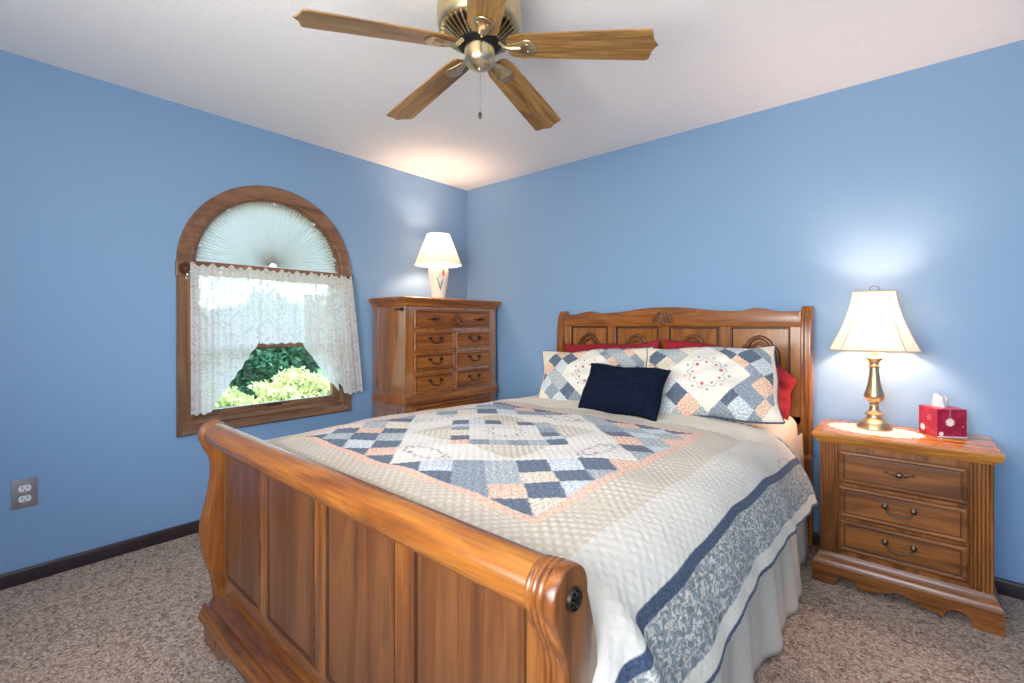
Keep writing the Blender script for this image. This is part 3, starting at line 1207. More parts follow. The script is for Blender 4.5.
sk = empty('bed_skirt', (1.914, -1.2, 0), 'cream gathered bed skirt hanging from under the quilt to the carpet', 'bed skirt')
for s in (-1, 1):
    Vv = []
    na, nb = 420, 26
    for i in range(na):
        y = -.20 - 2.10 * i / (na - 1)
        for j in range(nb):
            q = j / (nb - 1)
            z = .64 - .632 * q
            amp = .003 + .012 * q
            x = .782 + .040 * q + amp * (math.sin(y * 17 + 1.2 * math.sin(y * 5)) + .45 * math.sin(y * 41 + 1)) + .02 * q * math.sin(y * 5.5)
            Vv.append((MXC + s * x, y, z))
    Vv = np.array(Vv)
    Vb = Vv.copy()
    Vb[:, 0] -= s * .004
    q = grid_quads(na, nb)
    hem = np.array([(i * nb + nb - 1, (i + 1) * nb + nb - 1, (i + 1) * nb + nb - 1 + na * nb, i * nb + nb - 1 + na * nb) for i in range(na - 1)])
    np_mesh('side_panel', np.concatenate([Vv, Vb]), np.concatenate([q, q[:, ::-1] + na * nb, hem]), M['skirt'], sk)


# ------------------------------------------------------------------ pillows
def pillow(name, w, h, t, c, right, up, mat, label, cat, group=None, colour=None, sag=0.0, sagr=0.0, nu=120, nv=90, ears=.05, piping=None, wr=0.0, seed=0):
    """a stuffed cushion: c = centre, right/up = its plane"""
    right = Vector(right).normalized()
    up = Vector(up)
    up = (up - right * up.dot(right)).normalized()
    nor = right.cross(up).normalized()
    g = np.linspace(-1, 1, nu)
    k = np.linspace(-1, 1, nv)
    A, B = np.meshgrid(g, k, indexing='ij')
    pr = (np.clip(1 - np.abs(A) ** 2.6, 0, 1) * np.clip(1 - np.abs(B) ** 2.6, 0, 1)) ** .55
    xx = w / 2 * A * (1 - ears * (1 - B ** 2))
    yy = h / 2 * B * (1 - ears * 1.3 * (1 - A ** 2))
    yy = yy - sag * (A ** 2) * .5 - sagr * np.clip(A, 0, 1) ** 2 * (B + 1) / 2
    xx = xx + w * .010 * np.sin(B * 4.3 + seed) * np.abs(A) ** 3 * np.sign(A)
    yy = yy + h * .018 * np.sin(A * 5.1 + seed * 1.7) * np.abs(B) ** 3
    rip = wr * (np.sin(A * 9 + B * 4 + seed) + .7 * np.sin(B * 13 - A * 6 + seed * 2)) * pr
    layers = []
    for sgn in (1, -1):
        d = sgn * (t / 2 * pr + .004) + rip * (1 if sgn > 0 else .3)
        layers.append(np.array(c) + xx[..., None] * np.array(right) + yy[..., None] * np.array(up) + d[..., None] * np.array(nor))
    V = np.concatenate([l.reshape(-1, 3) for l in layers])
    n0 = nu * nv
    rim = [(i * nv, (i + 1) * nv) for i in range(nu - 1)] + [((nu - 1) * nv + j, (nu - 1) * nv + j + 1) for j in range(nv - 1)] + \
          [((i + 1) * nv + nv - 1, i * nv + nv - 1) for i in range(nu - 1)] + [(j + 1, j) for j in range(nv - 1)]
    q3 = np.array([(b, a, a + n0, b + n0) for a, b in rim])
    o = np_mesh(name, V, np.concatenate([grid_quads(nu, nv), grid_quads(nu, nv, n0)[:, ::-1], q3]), mat)
    tag(o, label, cat, group)
    uv = np.stack([(A * w / 2).ravel(), (B * h / 2).ravel()], 1)
    uv_from(o, np.concatenate([uv, uv]))
    if colour:
        cl, mk = colour(A * w / 2, B * h / 2, w, h)
        attr_color(o, 'dye', np.concatenate([cl.reshape(-1, 3)] * 2))
        attr_color(o, 'mask', np.concatenate([mk.reshape(-1, 3)] * 2))
    if piping:
        bmp = BM()
        mid = (layers[0] + layers[1]) / 2
        path = [mid[i, 0] for i in range(nu)] + [mid[-1, j] for j in range(1, nv)] + [mid[i, -1] for i in range(nu - 2, -1, -1)] + [mid[0, j] for j in range(nv - 2, -1, -1)]
        tube(bmp, [Vector(p) for p in path[::3]], .0055, 6)
        link('piping', bmp, M['piping'], o, 60)
    return o


def sham_colour(seed):
    def f(p, q, w, h):
        col = np.tile(C_CREAM, p.shape + (1,)).astype(float)
        msk = np.zeros(p.shape + (3,))
        S = h * .49
        a, b = (p + q) / S, (p - q) / S
        mx = np.maximum(np.abs(a), np.abs(b))
        cc, odd = cells(a + 5.7 + 1, b + 5.7 + 1, .57, seed)
        pat = (np.maximum(np.abs(a), np.abs(b)) < 2.14) & (np.abs(p) < w * .47)
        col[pat] = cc[pat]
        msk[pat] = (.75, 0, 0)
        di = mx < 1.0
        col[di] = C_PALE
        msk[di] = 0
        spray(p, q, col, msk, 0, 0, h * .21, h * .19, 9, dot=.0075, line=.0019)
        return col, msk
    return f


pillow('quilted_sham', .63, .41, .19, (2.348, -.580, .908), (.95, .26, .035), (.20, .60, .76), M['patch'],
       'patchwork quilted pillow sham with a full diamond at the right of the bed', 'pillow', 'pillows on the bed', sham_colour(3), piping=True, nu=300, nv=210, wr=.007, seed=1)
pillow('quilted_sham', .69, .38, .19, (1.668, -.545, .872), (.962, .25, .075), (-.15, .42, .88), M['patch'],
       'patchwork quilted pillow sham at the left of the bed, partly behind the navy cushion', 'pillow', 'pillows on the bed', sham_colour(8), piping=True, nu=300, nv=200, wr=.008, seed=4)
pillow('lumbar_cushion', .44, .27, .17, (2.022, -.865, .868), (1, -.02, -.015), (0, .52, .85), M['navy'],
       'small navy velour lumbar cushion in front of the quilted shams', 'cushion', None, None, nu=90, nv=60, ears=.07, wr=.006, seed=3)
pillow('red_pillow', .74, .42, .15, (2.305, -.225, .880), (1, 0.02, -.085), (0, .28, .96), M['red'],
       'red pillow against the headboard, its end showing past the right sham', 'pillow', 'pillows on the bed', None, ears=.06, wr=.012, seed=2, sagr=.16)
pillow('red_pillow', .72, .44, .14, (1.570, -.220, .865), (1, -.01, .045), (0, .28, .96), M['red'],
       'red pillow against the headboard, mostly hidden behind the left sham', 'pillow', 'pillows on the bed', None, ears=.06, wr=.006, seed=5)


# ------------------------------------------------------------------ drawer hardware
def bail_pull(F, a, b, w, drop, parent, h0=.004, name='pull'):
    bm = BM()
    for s in (-1, 1):
        c = Vector(F(a + s * w / 2, b, h0))
        d = (Vector(F(a, b, 1)) - Vector(F(a, b, 0))).normalized()
        tube(bm, [c, c + d * .004, c + d * .007, c + d * .016, c + d * .020, c + d * .023], [.012, .012, .006, .006, .010, .004], 12)
    arcp = [(-.5, 0), (-.46, -.35), (-.36, -.8), (-.2, -.98), (0, -1.0), (.2, -.98), (.36, -.8), (.46, -.35), (.5, 0)]
    tube(bm, [Vector(F(a + u * w, b + v * drop, h0 + .014 + .006 * abs(v))) for u, v in smooth_path(arcp, 4)], [.0035 + .0016 * (1 - abs(2 * k / 32 - 1)) for k in range(33)], 8)
    return link(name, bm, M['pewter'], parent, 50)


def flat_pull(F, a, b, w, parent, h0=.004, name='pull'):
    bm = BM()
    c = Vector(F(a, b, h0))
    d = (Vector(F(a, b, 1)) - Vector(F(a, b, 0))).normalized()
    pts = [Vector(F(a + u * w, b + .004 * math.cos(u * 14), h0 + .004)) for u in np.linspace(-.5, .5, 21)]
    tube(bm, pts, [.002 + .004 * abs(math.sin(u * 9)) for u in np.linspace(-.5, .5, 21)], 8)
    tube(bm, [c, c + d * .006, c + d * .012, c + d * .020, c + d * .026, c + d * .029], [.010, .008, .006, .013, .011, .003], 14)
    return link(name, bm, M['pewter'], parent, 50)


DRAW = [(0, 0), (0, .007), (.005, .011), (.010, .0115), (.017, .006), (.022, .0065), (.026, .0065)]
DMI = [0, 0, 0, 0, 1, 0, 0]

# ------------------------------------------------------------------ nightstand
NX0, NX1, NY0, NY1 = 2.796, 3.366, -.388, -.030
ns = empty('nightstand', (3.08, -.21, 0), 'wooden nightstand with three drawers and fluted corners at the right of the bed', 'nightstand')
bm = BM()
bx(bm, NX0, NX1, NY0 + .012, NY1, .075, .655)
for a, b in ((NX0, 2.866), (3.297, NX1)):       # corner pilasters with flutes
    n = 6
    bx(bm, a, b, NY0 + .005, NY0 + .014, .120, .652, mi=1)
    for k in range(n):
        c = a + (b - a) * (k + .5) / n
        tube(bm, [(c, NY0 + .004, .122), (c, NY0 + .004, .650)], .0054, 8)
for z0, z1 in ((.115, .160), (.305, .316), (.460, .472), (.622, .655)):
    bx(bm, 2.866, 3.297, NY0 + .004, NY0 + .016, z0, z1)
body = link('body', bm, [M['oak_z'], M['glaze']], ns, 40)
bm = BM()
rect_loft(bm, NX0, NX1, NY0, NY1, [(.000, .648), (.004, .650), (.010, .660), (.018, .664), (.022, .674), (.026, .678), (.028, .690), (.024, .698), (.018, .700)], (1, 1, 1, 0))
link('top', bm, wood('nightstand_top_wood', lin(204, 140, 62), lin(184, 118, 48), lin(150, 88, 34), 'x', .22, .5), ns, 25)
bm = BM()
rect_loft(bm, NX0, NX1, NY0, NY1, [(.000, .142), (.003, .136), (.008, .128), (.010, .114), (.018, .108), (.024, .096), (.026, .084), (.020, .076), (.0, .076)], (1, 1, 1, 0))
link('base_moulding', bm, M['oak_x'], ns, 25)
# bracket plinth
XL, XR = 2.772, 3.390
wA = XR - XL
half = [(0, .080), (-.004, .03), (-.008, 0), (.085, 0)]
notch = [(.128 - .040 * math.cos(a), .012 + .038 * math.sin(a)) for a in np.linspace(R(-10), R(178), 12)]
tail = smooth_path([(.170, .004), (.185, .016), (.215, .020), (.250, .026), (.275, .040), (wA / 2, .050)], 4)
lh = half + notch + tail
rh = [(wA - p, q) for p, q in reversed(lh)][1:]
bm = BM()
prism(bm, lh + rh, lambda p, q, t: (XL + p, t, q), NY0 - .022, NY0 + .004)
sd = [(0, .080), (0, 0), (.09, 0), (.10, .03), (.13, .045), (.22, .045), (.25, .03), (.26, 0), (.355, 0), (.355, .080)]
for x in (XL + .002, XR - .024):
    prism(bm, [(NY0 - .006 + p, q) for p, q in sd], lambda p, q, t: (t, p, q), x, x + .022)
link('plinth', bm, M['oak_x'], ns)
FN = lambda a, b, d: (a, NY0 + .006 - d, b)
for z0, z1, kind in ((.472, .622, 0), (.316, .460, 1), (.160, .305, 1)):
    bm = BM()
    stepped(bm, FN, 2.872, 3.292, z0 + .003, z1 - .003, DRAW, DMI)
    d = link('drawer', bm, [M['oak_x'], M['glaze']], ns)
    if kind == 0:
        flat_pull(FN, 3.082, (z0 + z1) / 2 + .004, .100, d, .007)
    else:
        bail_pull(FN, 3.082, (z0 + z1) / 2 + .018, .094, .030, d, .007)

# doily, brass lamp and tissue box on the nightstand
ZT = .700


def doily(name, c, rx, ry, rz, label, n=22, z=ZT, holes=True):
    bm = BM()
    seg = n * 8
    fs = [1.0, .95, .90, .85, .78, .72, .60, .54, .30, .02]

    def pt(f, k, dz):
        a = 2 * PI * k / seg
        sc = 1 + (.085 * abs(math.sin(a * n / 2)) if f > .84 else 0)
        u, v = rx * f * sc * math.cos(a), ry * f * sc * math.sin(a)
        return (c[0] + u * math.cos(rz) - v * math.sin(rz), c[1] + u * math.sin(rz) + v * math.cos(rz), z + dz)
    lo = [[bm.verts.new(pt(f, k, .0002)) for k in range(seg)] for f in fs]
    hi = [[bm.verts.new(pt(f, k, .0024)) for k in range(seg)] for f in fs]
    solid = {}
    for j in range(len(fs) - 1):
        for k in range(seg):
            hole = (j in (1, 4, 6) and k % 4 in (1, 2))
            solid[j, k] = not hole
    for (j, k), ok in solid.items():
        if not ok:
            continue
        k2 = (k + 1) % seg
        bm.faces.new((hi[j][k], hi[j][k2], hi[j + 1][k2], hi[j + 1][k]))
        bm.faces.new((lo[j][k], lo[j + 1][k], lo[j + 1][k2], lo[j][k2]))
        for (jj, kk, e) in ((j - 1, k, (hi[j][k], hi[j][k2], lo[j][k2], lo[j][k])), (j + 1, k, (hi[j + 1][k2], hi[j + 1][k], lo[j + 1][k], lo[j + 1][k2])),
                            (j, (k - 1) % seg, (hi[j + 1][k], hi[j][k], lo[j][k], lo[j + 1][k])), (j, k2, (hi[j][k2], hi[j + 1][k2], lo[j + 1][k2], lo[j][k2]))):
            if not solid.get((jj, kk), False) and jj < len(fs) - 1:
                bm.faces.new(e)
    o = link(name, bm, M['doily'], smooth=40)
    tag(o, label, 'doily')
    return o


doily('lace_doily', (2.990, -.225), .168, .118, R(-6), 'white lace doily under the brass lamp on the nightstand', 22)

LX, LY = 2.989, -.185
lamp = empty('brass_table_lamp', (LX, LY, ZT + .003), 'lit brass table lamp with a flared cut-corner cream shade on the nightstand', 'table lamp')
bm = BM()
base = [(.066, 0), (.069, .003), (.069, .012), (.065, .018), (.062, .020), (.060, .026), (.052, .034), (.042, .042), (.034, .048), (.030, .052), (.029, .064), (.036, .068), (.037, .073), (.030, .078),
        (.022, .084), (.018, .094), (.017, .108), (.020, .112), (.020, .117), (.016, .120), (.022, .126), (.033, .136), (.040, .150), (.041, .158), (.038, .168), (.032, .186), (.026, .214), (.021, .246), (.0185, .275),
        (.018, .288), (.023, .291), (.024, .297), (.019, .301), (.018, .312), (.024, .322), (.034, .332), (.036, .336), (.030, .341), (.014, .347), (.012, .352), (.012, .390), (.008, .395), (.0, .395)]
lathe(bm, base, (LX, LY, ZT + .003), 40)
link('base', bm, M['antique'], lamp, 40)


def bell_shade(bm, c, z0, z1, r0, r1, thick, off=0.0, rows=14, cut=.30):
    """square bell shade with cut corners"""
    rings = []
    for j in range(rows + 1):
        q = j / rows
        r = r1 + (r0 - r1) * (1 - q) ** 1.55
        r = r - off
        k = cut * r
        pts = [(r, -r + k), (r, r - k), (r - k, r), (-r + k, r), (-r, r - k), (-r, -r + k), (-r + k, -r), (r - k, -r)]
        rings.append([(c[0] + p, c[1] + q2, z0 + (z1 - z0) * q) for p, q2 in pts])
    return rings


SZ0, SZ1 = 1.078, 1.352
ro = bell_shade(None, (LX, LY), SZ0, SZ1, .166, .080, 0)
bm = BM()
loops(bm, ro, False, False)
shd = link('shade', bm, M['shade'], lamp)
shd.data.polygons.foreach_set('use_smooth', [False] * len(shd.data.polygons))
bm = BM()
for k in range(8):
    tube(bm, [Vector(r[k]) for r in ro], .0022, 6)
for r in (ro[0], ro[-1]):
    tube(bm, [Vector(p) for p in r + r[:1]], .0034, 6)
link('shade_trim', bm, plain('shade_trim', lin(196, 178, 146), .7), shd, 50)
bm = BM()
tube(bm, [(LX, LY, ZT + .39), (LX + .028, LY, ZT + .41), (LX + .046, LY, ZT + .50), (LX + .03, LY, ZT + .63), (LX, LY, ZT + .650)], .002, 6)
tube(bm, [(LX, LY, ZT + .39), (LX - .028, LY, ZT + .41), (LX - .046, LY, ZT + .50), (LX - .03, LY, ZT + .63), (LX, LY, ZT + .650)], .002, 6)
tube(bm, [(LX - .084, LY, SZ1 - .003), (LX, LY, SZ1 - .003), (LX + .084, LY, SZ1 - .003)], .0018, 6)
link('harp', bm, M['steel'], lamp, 60)
bm = BM()
tube(bm, [(LX + .018 * math.cos(a), LY, SZ1 + .016 + .013 * math.sin(a)) for a in np.linspace(0, 2 * PI, 21)], .0018, 6)
tube(bm, [(LX, LY, SZ1 - .006), (LX, LY, SZ1 + .004)], .004, 8)
link('finial', bm, M['medal'], lamp, 60)


def bulb(c, parent, e):
    m = bpy.data.materials.get('lit_bulb')
    if not m:
        m, t, b, o = new_mat('lit_bulb')
        b.inputs['Emission Color'].default_value = (1, .78, .5, 1)
        b.inputs['Emission Strength'].default_value = 6
        b.inputs['Base Color'].default_value = (1, .95, .85, 1)
    bm = BM()
    lathe(bm, [(.012, -.045), (.013, -.03), (.022, -.015), (.028, 0), (.028, .01), (.02, .026), (.008, .033), (0, .034)], c, 16)
    link('bulb', bm, m, parent, 60)


bulb((LX, LY, 1.175), lamp, 6)
light('brass_lamp_light', 'POINT', (LX, LY, 1.245), 16, (1, .63, .43), shadow_soft_size=.05)
bm = BM()
tube(bm, smooth_path([(LX, LY + .065, ZT + .010), (LX, -.06, ZT + .006), (LX - .005, -.026, ZT + .003), (LX - .01, -.014, ZT - .03), (2.90, -.014, .55), (2.80, -.014, .40), (2.770, -.02, .33)], 6), .003, 6)
link('power_cord', bm, M['cord'], lamp, 60)

# tissue box
TC = Vector((3.208, -.215, ZT))
tb = empty('tissue_box', TC, 'red tissue box printed with white snowflakes on the nightstand', 'tissue box', rz=R(31))
S = .115


def loc_link(name, bm, mat, parent, smooth=None):
    o = link(name, bm, mat, None, smooth)
    o.parent = parent
    return o


bm = BM()
bx(bm, 0, S, 0, S, 0, .125, .0015, 1)
m, t, b, o_ = new_mat('printed_red_card')
v = coords(t)
n1 = noise(t, v, 26, 4, .7)
t.links.new(ramp(t, n1, [(.3, lin(124, 14, 48)), (.55, lin(160, 26, 62)), (.74, lin(190, 70, 92))]), b.inputs['Base Color'])
b.inputs['Roughness'].default_value = .35
bxo = loc_link('carton', bm, m, tb)
M['print'] = plain('white_print', lin(240, 224, 220), .5, nscale=20, var=.05)
M['printpink'] = plain('pink_print', lin(222, 140, 130), .5, nscale=20, var=.05)


def flake(name, F, a, b, r, mat, n=8, disc=.55):
    bm = BM()
    ring = [F(a + r * disc * math.cos(x) * (1 + .08 * math.cos(8 * x)), b + r * disc * math.sin(x) * (1 + .08 * math.cos(8 * x)), .0009) for x in np.linspace(0, 2 * PI, 48, endpoint=False)]
    bm.faces.new([bm.verts.new(p) for p in ring])
    for k in range(n):
        x = 2 * PI * k / n
        d = (math.cos(x), math.sin(x))
        e = (-d[1], d[0])
        w = r * .10
        pts = [(a + d[0] * r * .3 + e[0] * w, b + d[1] * r * .3 + e[1] * w), (a + d[0] * r * .3 - e[0] * w, b + d[1] * r * .3 - e[1] * w),
               (a + d[0] * r * .9 - e[0] * w * 1.2, b + d[1] * r * .9 - e[1] * w * 1.2), (a + d[0] * r, b + d[1] * r), (a + d[0] * r * .9 + e[0] * w * 1.2, b + d[1] * r * .9 + e[1] * w * 1.2)]
        bm.faces.new([bm.verts.new(F(p, q, .0007)) for p, q in pts])
    loc_link(name, bm, mat, bxo)


FT = lambda a, b, d: (a, -d, b)
FL = lambda a, b, d: (-d, a, b)
flake('printed_snowflake', FT, .050, .068, .020, M['print'], 10, .75)
flake('printed_snowflake', FT, .016, .016, .011, M['print'], 6, .8)
flake('printed_snowflake', FT, .100, .050, .006, M['printpink'], 6, .3)
flake('printed_snowflake', FL, .048, .080, .018, M['printpink'], 6, .2)
flake('printed_snowflake', FL, .088, .030, .018, M['print'], 8, .8)
bm = BM()
bx(bm, 0.0495, .0505, -.0006, 0, .088, .125)
loc_link('printed_string', bm, M['print'], bxo)
bm = BM()
bx(bm, .0, S, -.0006, 0, .0015, .0060)
loc_link('printed_band', bm, M['print'], bxo)
# tissue pulled out
bm = BM()
rows = []
for j in range(9):
    q = j / 8
    row = []
    for i in range(13):
        s = i / 12
        x = .018 + .066 * s * (1 - .22 * q) + .004 * q
        y = .058 + .014 * math.sin(s * 7 + q * 2) * (1 - .3 * q) - .012 * q
        z = .112 + (.076 + .012 * math.sin(s * 9 + 1)) * q * (1 - .35 * abs(s - .45))
        row.append((x, y, z))
    rows.append(row)
back = [[(x + .002, y + .004, z) for x, y, z in r] for r in rows]
loops(bm, rows, False, False, closed=False)
loops(bm, back, False, False, closed=False)
loc_link('tissue', bm, M['tissue'], tb, 60)

# ------------------------------------------------------------------ chest of drawers
CX, CY0, CY1 = .430, -1.010, -.072
ch = empty('chest_of_drawers', (.23, -.535, 0), 'tall wooden chest of drawers in the far corner beside the window', 'chest of drawers')
FC = lambda a, b, d: (CX + d, a, b)
bm = BM()
bx(bm, .020, CX - .012, CY0, CY1, .06, 1.335)
for a, b in ((CY0, -.936), (-.143, CY1)):
    bx(bm, CX - .014, CX, a, b, .06, 1.335, .002)
for z0, z1 in ((1.308, 1.335), (1.140, 1.166), (.984, 1.008), (.833, .856), (.668, .690)):
    bx(bm, CX - .014, CX - .003, -.936, -.143, z0, z1)
bx(bm, CX - .014, CX - .003, -.549, -.530, .668, 1.150)
link('body', bm, M['chestside_z'], ch)
bm = BM()
rect_loft(bm, .020, CX, CY0, CY1, [(0, 1.325), (.006, 1.332), (.010, 1.350), (.022, 1.356), (.028, 1.370), (.036, 1.378), (.036, 1.388), (.028, 1.394)], (0, 1, 1, 1))
link('top', bm, M['chest_y'], ch, 25)
bm = BM()
rect_loft(bm, .020, CX, CY0 - .004, CY1 + .004, [(0, .676), (.010, .672), (.018, .660), (.022, .648), (.018, .636), (.022, .630), (.016, .622), (0, .620)], (0, 1, 0, 0))
link('waist_moulding', bm, M['chest_y'], ch, 25)
bm = BM()
rect_loft(bm, .020, CX, CY0, CY1, [(.004, .14), (.014, .125), (.022, .11), (.026, .0), (.0, .0)], (0, 1, 1, 1))
link('plinth', bm, M['chest_y'], ch, 25)
bm = BM()
bx(bm, .300, .395, CY0 - .004, CY0, 1.300, 1.312, .001)
bx(bm, .375, .410, CY0 - .006, CY0, 1.292, 1.320, .002)
link('side_hook', bm, M['medal'], ch)
bm = BM()
stepped(bm, lambda a, b, d: (CX - .004 + d, a, b), -.932, -.147, 1.168, 1.306, DRAW, DMI)
d0 = link('drawer', bm, [M['chest_y'], M['glaze']], ch)
FD = lambda a, b, d: (CX - .004 + d, a, b)
flat_pull(FD, -.760, 1.238, .105, d0, .007)
flat_pull(FD, -.280, 1.238, .105, d0, .007)
bm = BM()
for k in range(9):
    a = PI * (-.12 + 1.24 * k / 8)
    c0 = Vector(FD(-.535, 1.212, .010))
    d = Vector((0, math.cos(a), math.sin(a)))
    L = .060 + .012 * math.sin(a)
    tube(bm, [c0 + d * L * f + Vector((.006 * math.sin(f * PI), 0, 0)) for f in (.1, .35, .65, .9, 1)], [.003, .006, .009, .009, .003], 8)
lathe(bm, [(.022, 0), (.02, .010), (.010, .016), (0, .017)], FD(-.535, 1.206, .004), 16, axis='x')
link('carved_shell', bm, M['foot_z'], d0, 60)
for z0, z1 in ((1.010, 1.138), (.858, .982), (.692, .831)):
    for a, b in ((-.932, -.551), (-.528, -.147)):
        bm = BM()
        stepped(bm, FD, a, b, z0, z1, DRAW, DMI)
        d = link('drawer', bm, [M['chest_y'], M['glaze']], ch)
        bail_pull(FD, (a + b) / 2, (z0 + z1) / 2 + .020, .105, .036, d, .007)
for z0, z1 in ((.400, .606), (.160, .385)):
    bm = BM()
    stepped(bm, FD, -.936, -.143, z0, z1, [(p, q + .012 if i else -.01) for i, (p, q) in enumerate(DRAW)], DMI)
    d = link('drawer', bm, [M['chest_y'], M['glaze']], ch)
    for a in (-.76, -.30):
        bail_pull(FD, a, (z0 + z1) / 2 + .02, .105, .036, d, .019)

doily('lace_doily', (.245, -.700), .15, .30, 0, 'white lace doily lying on top of the tall chest under the ceramic lamp', 26, 1.394)
# ceramic lamp
KX, KY, KZ = .262, -.566, 1.3975
cl = empty('ceramic_table_lamp', (KX, KY, KZ), 'lit cream ceramic lamp painted with a tulip on the tall chest', 'table lamp')
bm = BM()
lathe(bm, [(r * .80, h * .95) for r, h in [(.060, 0), (.062, .004), (.062, .012), (.066, .016), (.072, .05), (.086, .12), (.098, .18), (.103, .22), (.100, .250), (.088, .276), (.066, .292), (.045, .299), (.040, .303), (.0, .304)]], (KX, KY, KZ), 40)
vb = link('vase', bm, M['ceramic'], cl, 60)


def vase_pt(ang, h, off=.0012):
    prof = [(0, .062), (.016, .066), (.05, .072), (.12, .086), (.18, .098), (.22, .103), (.25, .100), (.276, .088)]
    r = np.interp(h, [p for p, _ in prof], [q for _, q in prof]) * .80 + off
    return (KX + r * math.cos(ang), KY + r * math.sin(ang), KZ + h * .95)


ca = math.atan2(-2.976 - KY, 3.111 - KX)


def petal(name, pts, mat):
    """decal patch following the glaze: pts = (offset angle, height) outline around a centre"""
    bm = BM()
    c = np.mean(np.array(pts), 0)
    vc = bm.verts.new(vase_pt(ca + c[0], c[1], .0016))
    vs = [bm.verts.new(vase_pt(ca + p, q)) for p, q in pts]
    for i in range(len(vs)):
        bm.faces.new((vc, vs[i], vs[(i + 1) % len(vs)]))
    link(name, bm, mat, vb, 60)


gm = plain('painted_leaf', lin(118, 142, 118), .3, nscale=60, var=.2)
rm = plain('painted_tulip', lin(176, 72, 62), .3, nscale=60, var=.2)
ym = plain('painted_bud', lin(206, 190, 160), .3, nscale=60, var=.1)
for bx_, tx, h0, h1, w in ((.22, -.22, .09, .20, .07), (.28, .52, .07, .19, .06), (.30, -.02, .07, .13, .09), (.25, .30, .06, .16, .05)):
    pts = []
    for k in range(9):
        f = k / 8
        pts.append((bx_ + (tx - bx_) * f + w * math.sin(PI * f), h0 + (h1 - h0) * f))
    for k in range(8, -1, -1):
        f = k / 8
        pts.append((bx_ + (tx - bx_) * f - w * math.sin(PI * f), h0 + (h1 - h0) * f))
    petal('painted_leaf', pts, gm)
petal('painted_tulip', [(.50 + .11 * math.cos(a), .215 + .030 * math.sin(a)) for a in np.linspace(0, 2 * PI, 14, endpoint=False)], rm)
petal('painted_bud', [(.12 + .09 * math.cos(a), .195 + .022 * math.sin(a)) for a in np.linspace(0, 2 * PI, 12, endpoint=False)], ym)
bm = BM()
lathe(bm, [(.018, .286), (.018, .296), (.013, .300), (.013, .34), (.0, .342)], (KX, KY, KZ), 16)
link('socket', bm, M['antique'], cl, 50)
bm = BM()
seg = 64
rings = []
for r, z in ((.186, 1.672), (.090, 1.914)):
    rings.append([(KX + r * math.cos(2 * PI * k / seg), KY + r * math.sin(2 * PI * k / seg), z) for k in range(seg)])
loops(bm, rings, False, False)
s2 = link('shade', bm, M['shade2'], cl, 60)
for r in rings:
    bm = BM()
    tube(bm, [Vector(p) for p in r + r[:1]], .003, 6)
    link('shade_trim', bm, M['shade2'], s2, 60)
bm = BM()
for k in range(3):
    a = 2 * PI * k / 3
    tube(bm, [(KX, KY, 1.906), (KX + .090 * math.cos(a), KY + .090 * math.sin(a), 1.912)], .0018, 6)
tube(bm, [(KX, KY, 1.72), (KX + .035, KY, 1.76), (KX + .04, KY, 1.82), (KX, KY, 1.912)], .002, 6)
tube(bm, [(KX, KY, 1.72), (KX - .035, KY, 1.76), (KX - .04, KY, 1.82), (KX, KY, 1.912)], .002, 6)
link('harp', bm, M['steel'], cl, 60)
bulb((KX, KY, 1.775), cl, 6)
light('ceramic_lamp_light', 'POINT', (KX, KY, 1.82), 15, (1, .64, .43), shadow_soft_size=.05)

# ------------------------------------------------------------------ ceiling fan
GX, GY = 1.904, -1.757
fan = empty('ceiling_fan', (GX, GY, 2.30), 'brass ceiling fan with five wooden blades and a pull chain', 'ceiling fan')
bm = BM()
lathe(bm, [(.085, .140), (.090, .134), (.105, .126), (.120, .112), (.146, .100), (.154, .088), (.156, .060), (.156, .010), (.152, -.006), (.146, -.016), (.136, -.020), (.120, -.021), (.0, -.021)], (GX, GY, 2.30), 56)
link('motor_housing', bm, M['antique'], fan, 40)
bm = BM()
lathe(bm, [(.130, 0), (.130, -.006), (.070, -.040), (.0, -.041)], (GX, GY, 2.282), 40)
link('vent_core', bm, M['black'], fan, 40)
bm = BM()
for k in range(40):
    a = 2 * PI * k / 40
    d = Vector((math.cos(a), math.sin(a), 0))
    e = Vector((-d.y, d.x, 0))
    c = Vector((GX, GY, 0))
    rings = []
    for r, z in ((.142, 2.281), (.128, 2.270), (.075, 2.240)):
        p = c + d * r
        w = .0034
        rings.append([p + e * w + Vector((0, 0, z)), p + e * w + Vector((0, 0, z - .006)), p - e * w + Vector((0, 0, z - .006)), p - e * w + Vector((0, 0, z))])
    loops(bm, rings)
link('vent_fins', bm, M['antique'], fan)
bm = BM()
lathe(bm, [(.074, 0), (.082, -.004), (.082, -.018), (.072, -.026), (.062, -.030), (.0, -.030)], (GX, GY, 2.250), 40)
link('flywheel', bm, M['black'], fan, 40)
bm = BM()
lathe(bm, [(.050, 0), (.056, -.003), (.057, -.050), (.054, -.062), (.044, -.074), (.026, -.082), (.008, -.085), (.005, -.090), (0, -.090)], (GX, GY, 2.232), 40)
link('switch_housing', bm, M['brass'], fan, 40)
bm = BM()
CHX, CHY = GX + .010, GY - .008
tube(bm, [(CHX, CHY, 2.150), (CHX, CHY, 1.975)], .0017, 6)
pc = link('pull_chain', bm, M['steel'], fan, 60)
bm = BM()
lathe(bm, [(.002, .018), (.005, .014), (.0065, .006), (.006, -.002), (.003, -.008), (.0, -.009)], (CHX, CHY, 1.965), 12)
link('chain_pull', bm, M['pewter'], pc, 60)

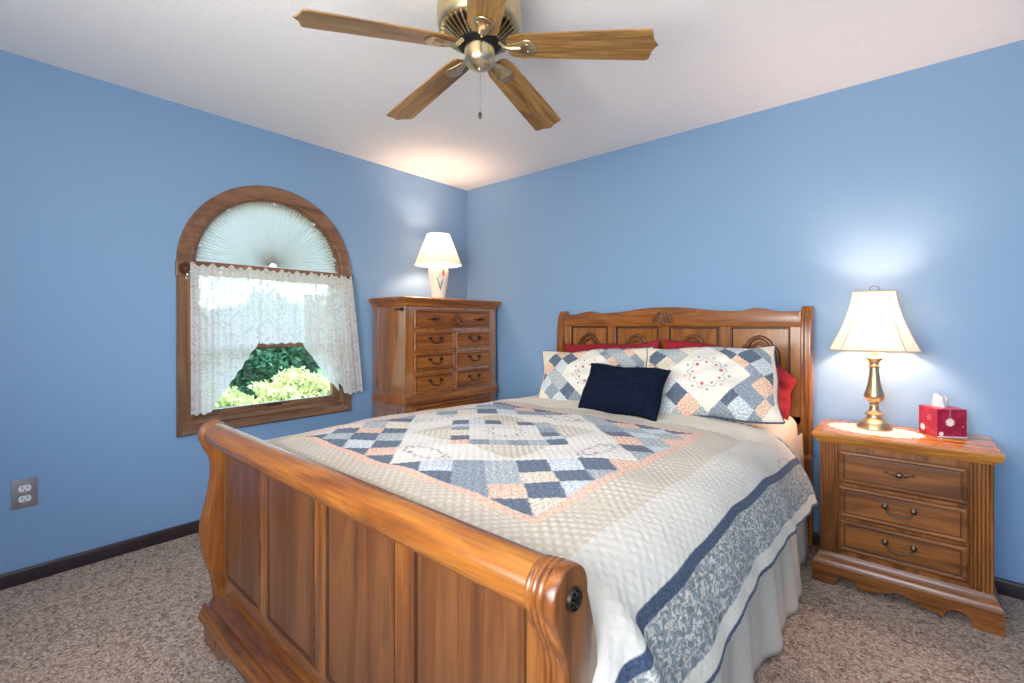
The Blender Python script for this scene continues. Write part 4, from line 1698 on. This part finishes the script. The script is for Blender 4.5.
BR0, BR1 = .100, .630
outl = [(BR0 + .012, -.046), (BR0 + .05, -.056), (BR1 - .060, -.068), (BR1 - .036, -.068), (BR1 - .026, -.062), (BR1 - .022, -.050), (BR1 - .018, -.030), (BR1 - .008, -.010), (BR1, 0)]
tip = smooth_path(outl[2:], 5)
edge = outl[:2] + tip
outline = edge + [(p, -q) for p, q in reversed(edge[:-1])] + smooth_path([(BR0 + .012, .046), (BR0 + .002, .032), (BR0, 0), (BR0 + .002, -.032), (BR0 + .012, -.046)], 4)[1:-1]
for k in range(5):
    ang = R(29.7 + 72 * k)
    pit = R(-11)
    Mx = Matrix.Translation((1.918, -1.764, 2.222)) @ Matrix.Rotation(ang, 4, 'Z') @ Matrix.Rotation(R(6.0), 4, 'Y') @ Matrix.Rotation(pit, 4, 'X')
    bm = BM()
    prism(bm, outline, lambda p, q, t: (p, q, t), -.003, .003, .0012, 2)
    bl = bpy.data.objects.new('blade', bpy.data.meshes.new('blade'))
    bmesh.ops.recalc_face_normals(bm, faces=bm.faces[:])
    bm.to_mesh(bl.data)
    bm.free()
    bl.data.materials.append(M['blade_x'])
    COL.objects.link(bl)
    bl.parent = fan
    bl.matrix_local = Matrix.Translation((-GX, -GY, -2.30)) @ Mx
    # blade iron: arm from the flywheel to a rounded plate under the blade
    bm = BM()
    plate = [(BR0 + .004, -.014)] + [(BR0 + .075 + .034 * math.cos(a), .036 * math.sin(a)) for a in np.linspace(R(-130), R(130), 22)] + [(BR0 + .004, .014)]
    prism(bm, plate, lambda p, q, t: (p, q, t), -.004, -.010, .003, 2)
    pts = smooth_path([(.058, 0, .022), (.075, 0, .012), (.092, 0, -.004), (.115, 0, -.010), (BR0 + .05, 0, -.009)], 5)
    tube(bm, [Vector(p) for p in pts], .008, 8)
    lathe(bm, [(.006, -.012), (.005, -.0135), (0, -.014)], (BR0 + .076, .016, 0), 10)
    lathe(bm, [(.006, -.012), (.005, -.0135), (0, -.014)], (BR0 + .076, -.016, 0), 10)
    br = loc_link('blade_iron', bm, M['antique'], bl, 50)

# ------------------------------------------------------------------ wall outlet
ol = empty('wall_outlet', (0, -2.830, .413), 'double wall outlet with a pewter cover plate, low on the window wall', 'outlet')
bm = BM()
bx(bm, 0, .006, -2.873, -2.788, .348, .480, .003)
pl = link('cover_plate', bm, M['plate'], ol, 40)
for dz in (.024, -.024):
    bm = BM()
    pts = [(-2.830 + .021 * math.cos(a), .414 + dz + max(-.0145, min(.0145, .021 * math.sin(a)))) for a in np.linspace(0, 2 * PI, 32, endpoint=False)]
    prism(bm, pts, lambda p, q, t: (t, p, q), .004, .0085, .001)
    rc = link('receptacle', bm, M['white'], ol)
    bm = BM()
    for s in (-1, 1):
        bx(bm, .0080, .0090, -2.830 + s * .0085 - .0015, -2.830 + s * .0085 + .0015, .414 + dz - .001, .414 + dz + .008)
    lathe(bm, [(.0028, .0080), (.0028, .0090)], (0, -2.830, .414 + dz - .008), 12, axis='x')
    link('slots', bm, M['slot'], rc)
bm = BM()
lathe(bm, [(.003, .006), (.003, .0075), (0, .008)], (0, -2.830, .414), 10, axis='x')
link('screw', bm, M['steel'], pl)
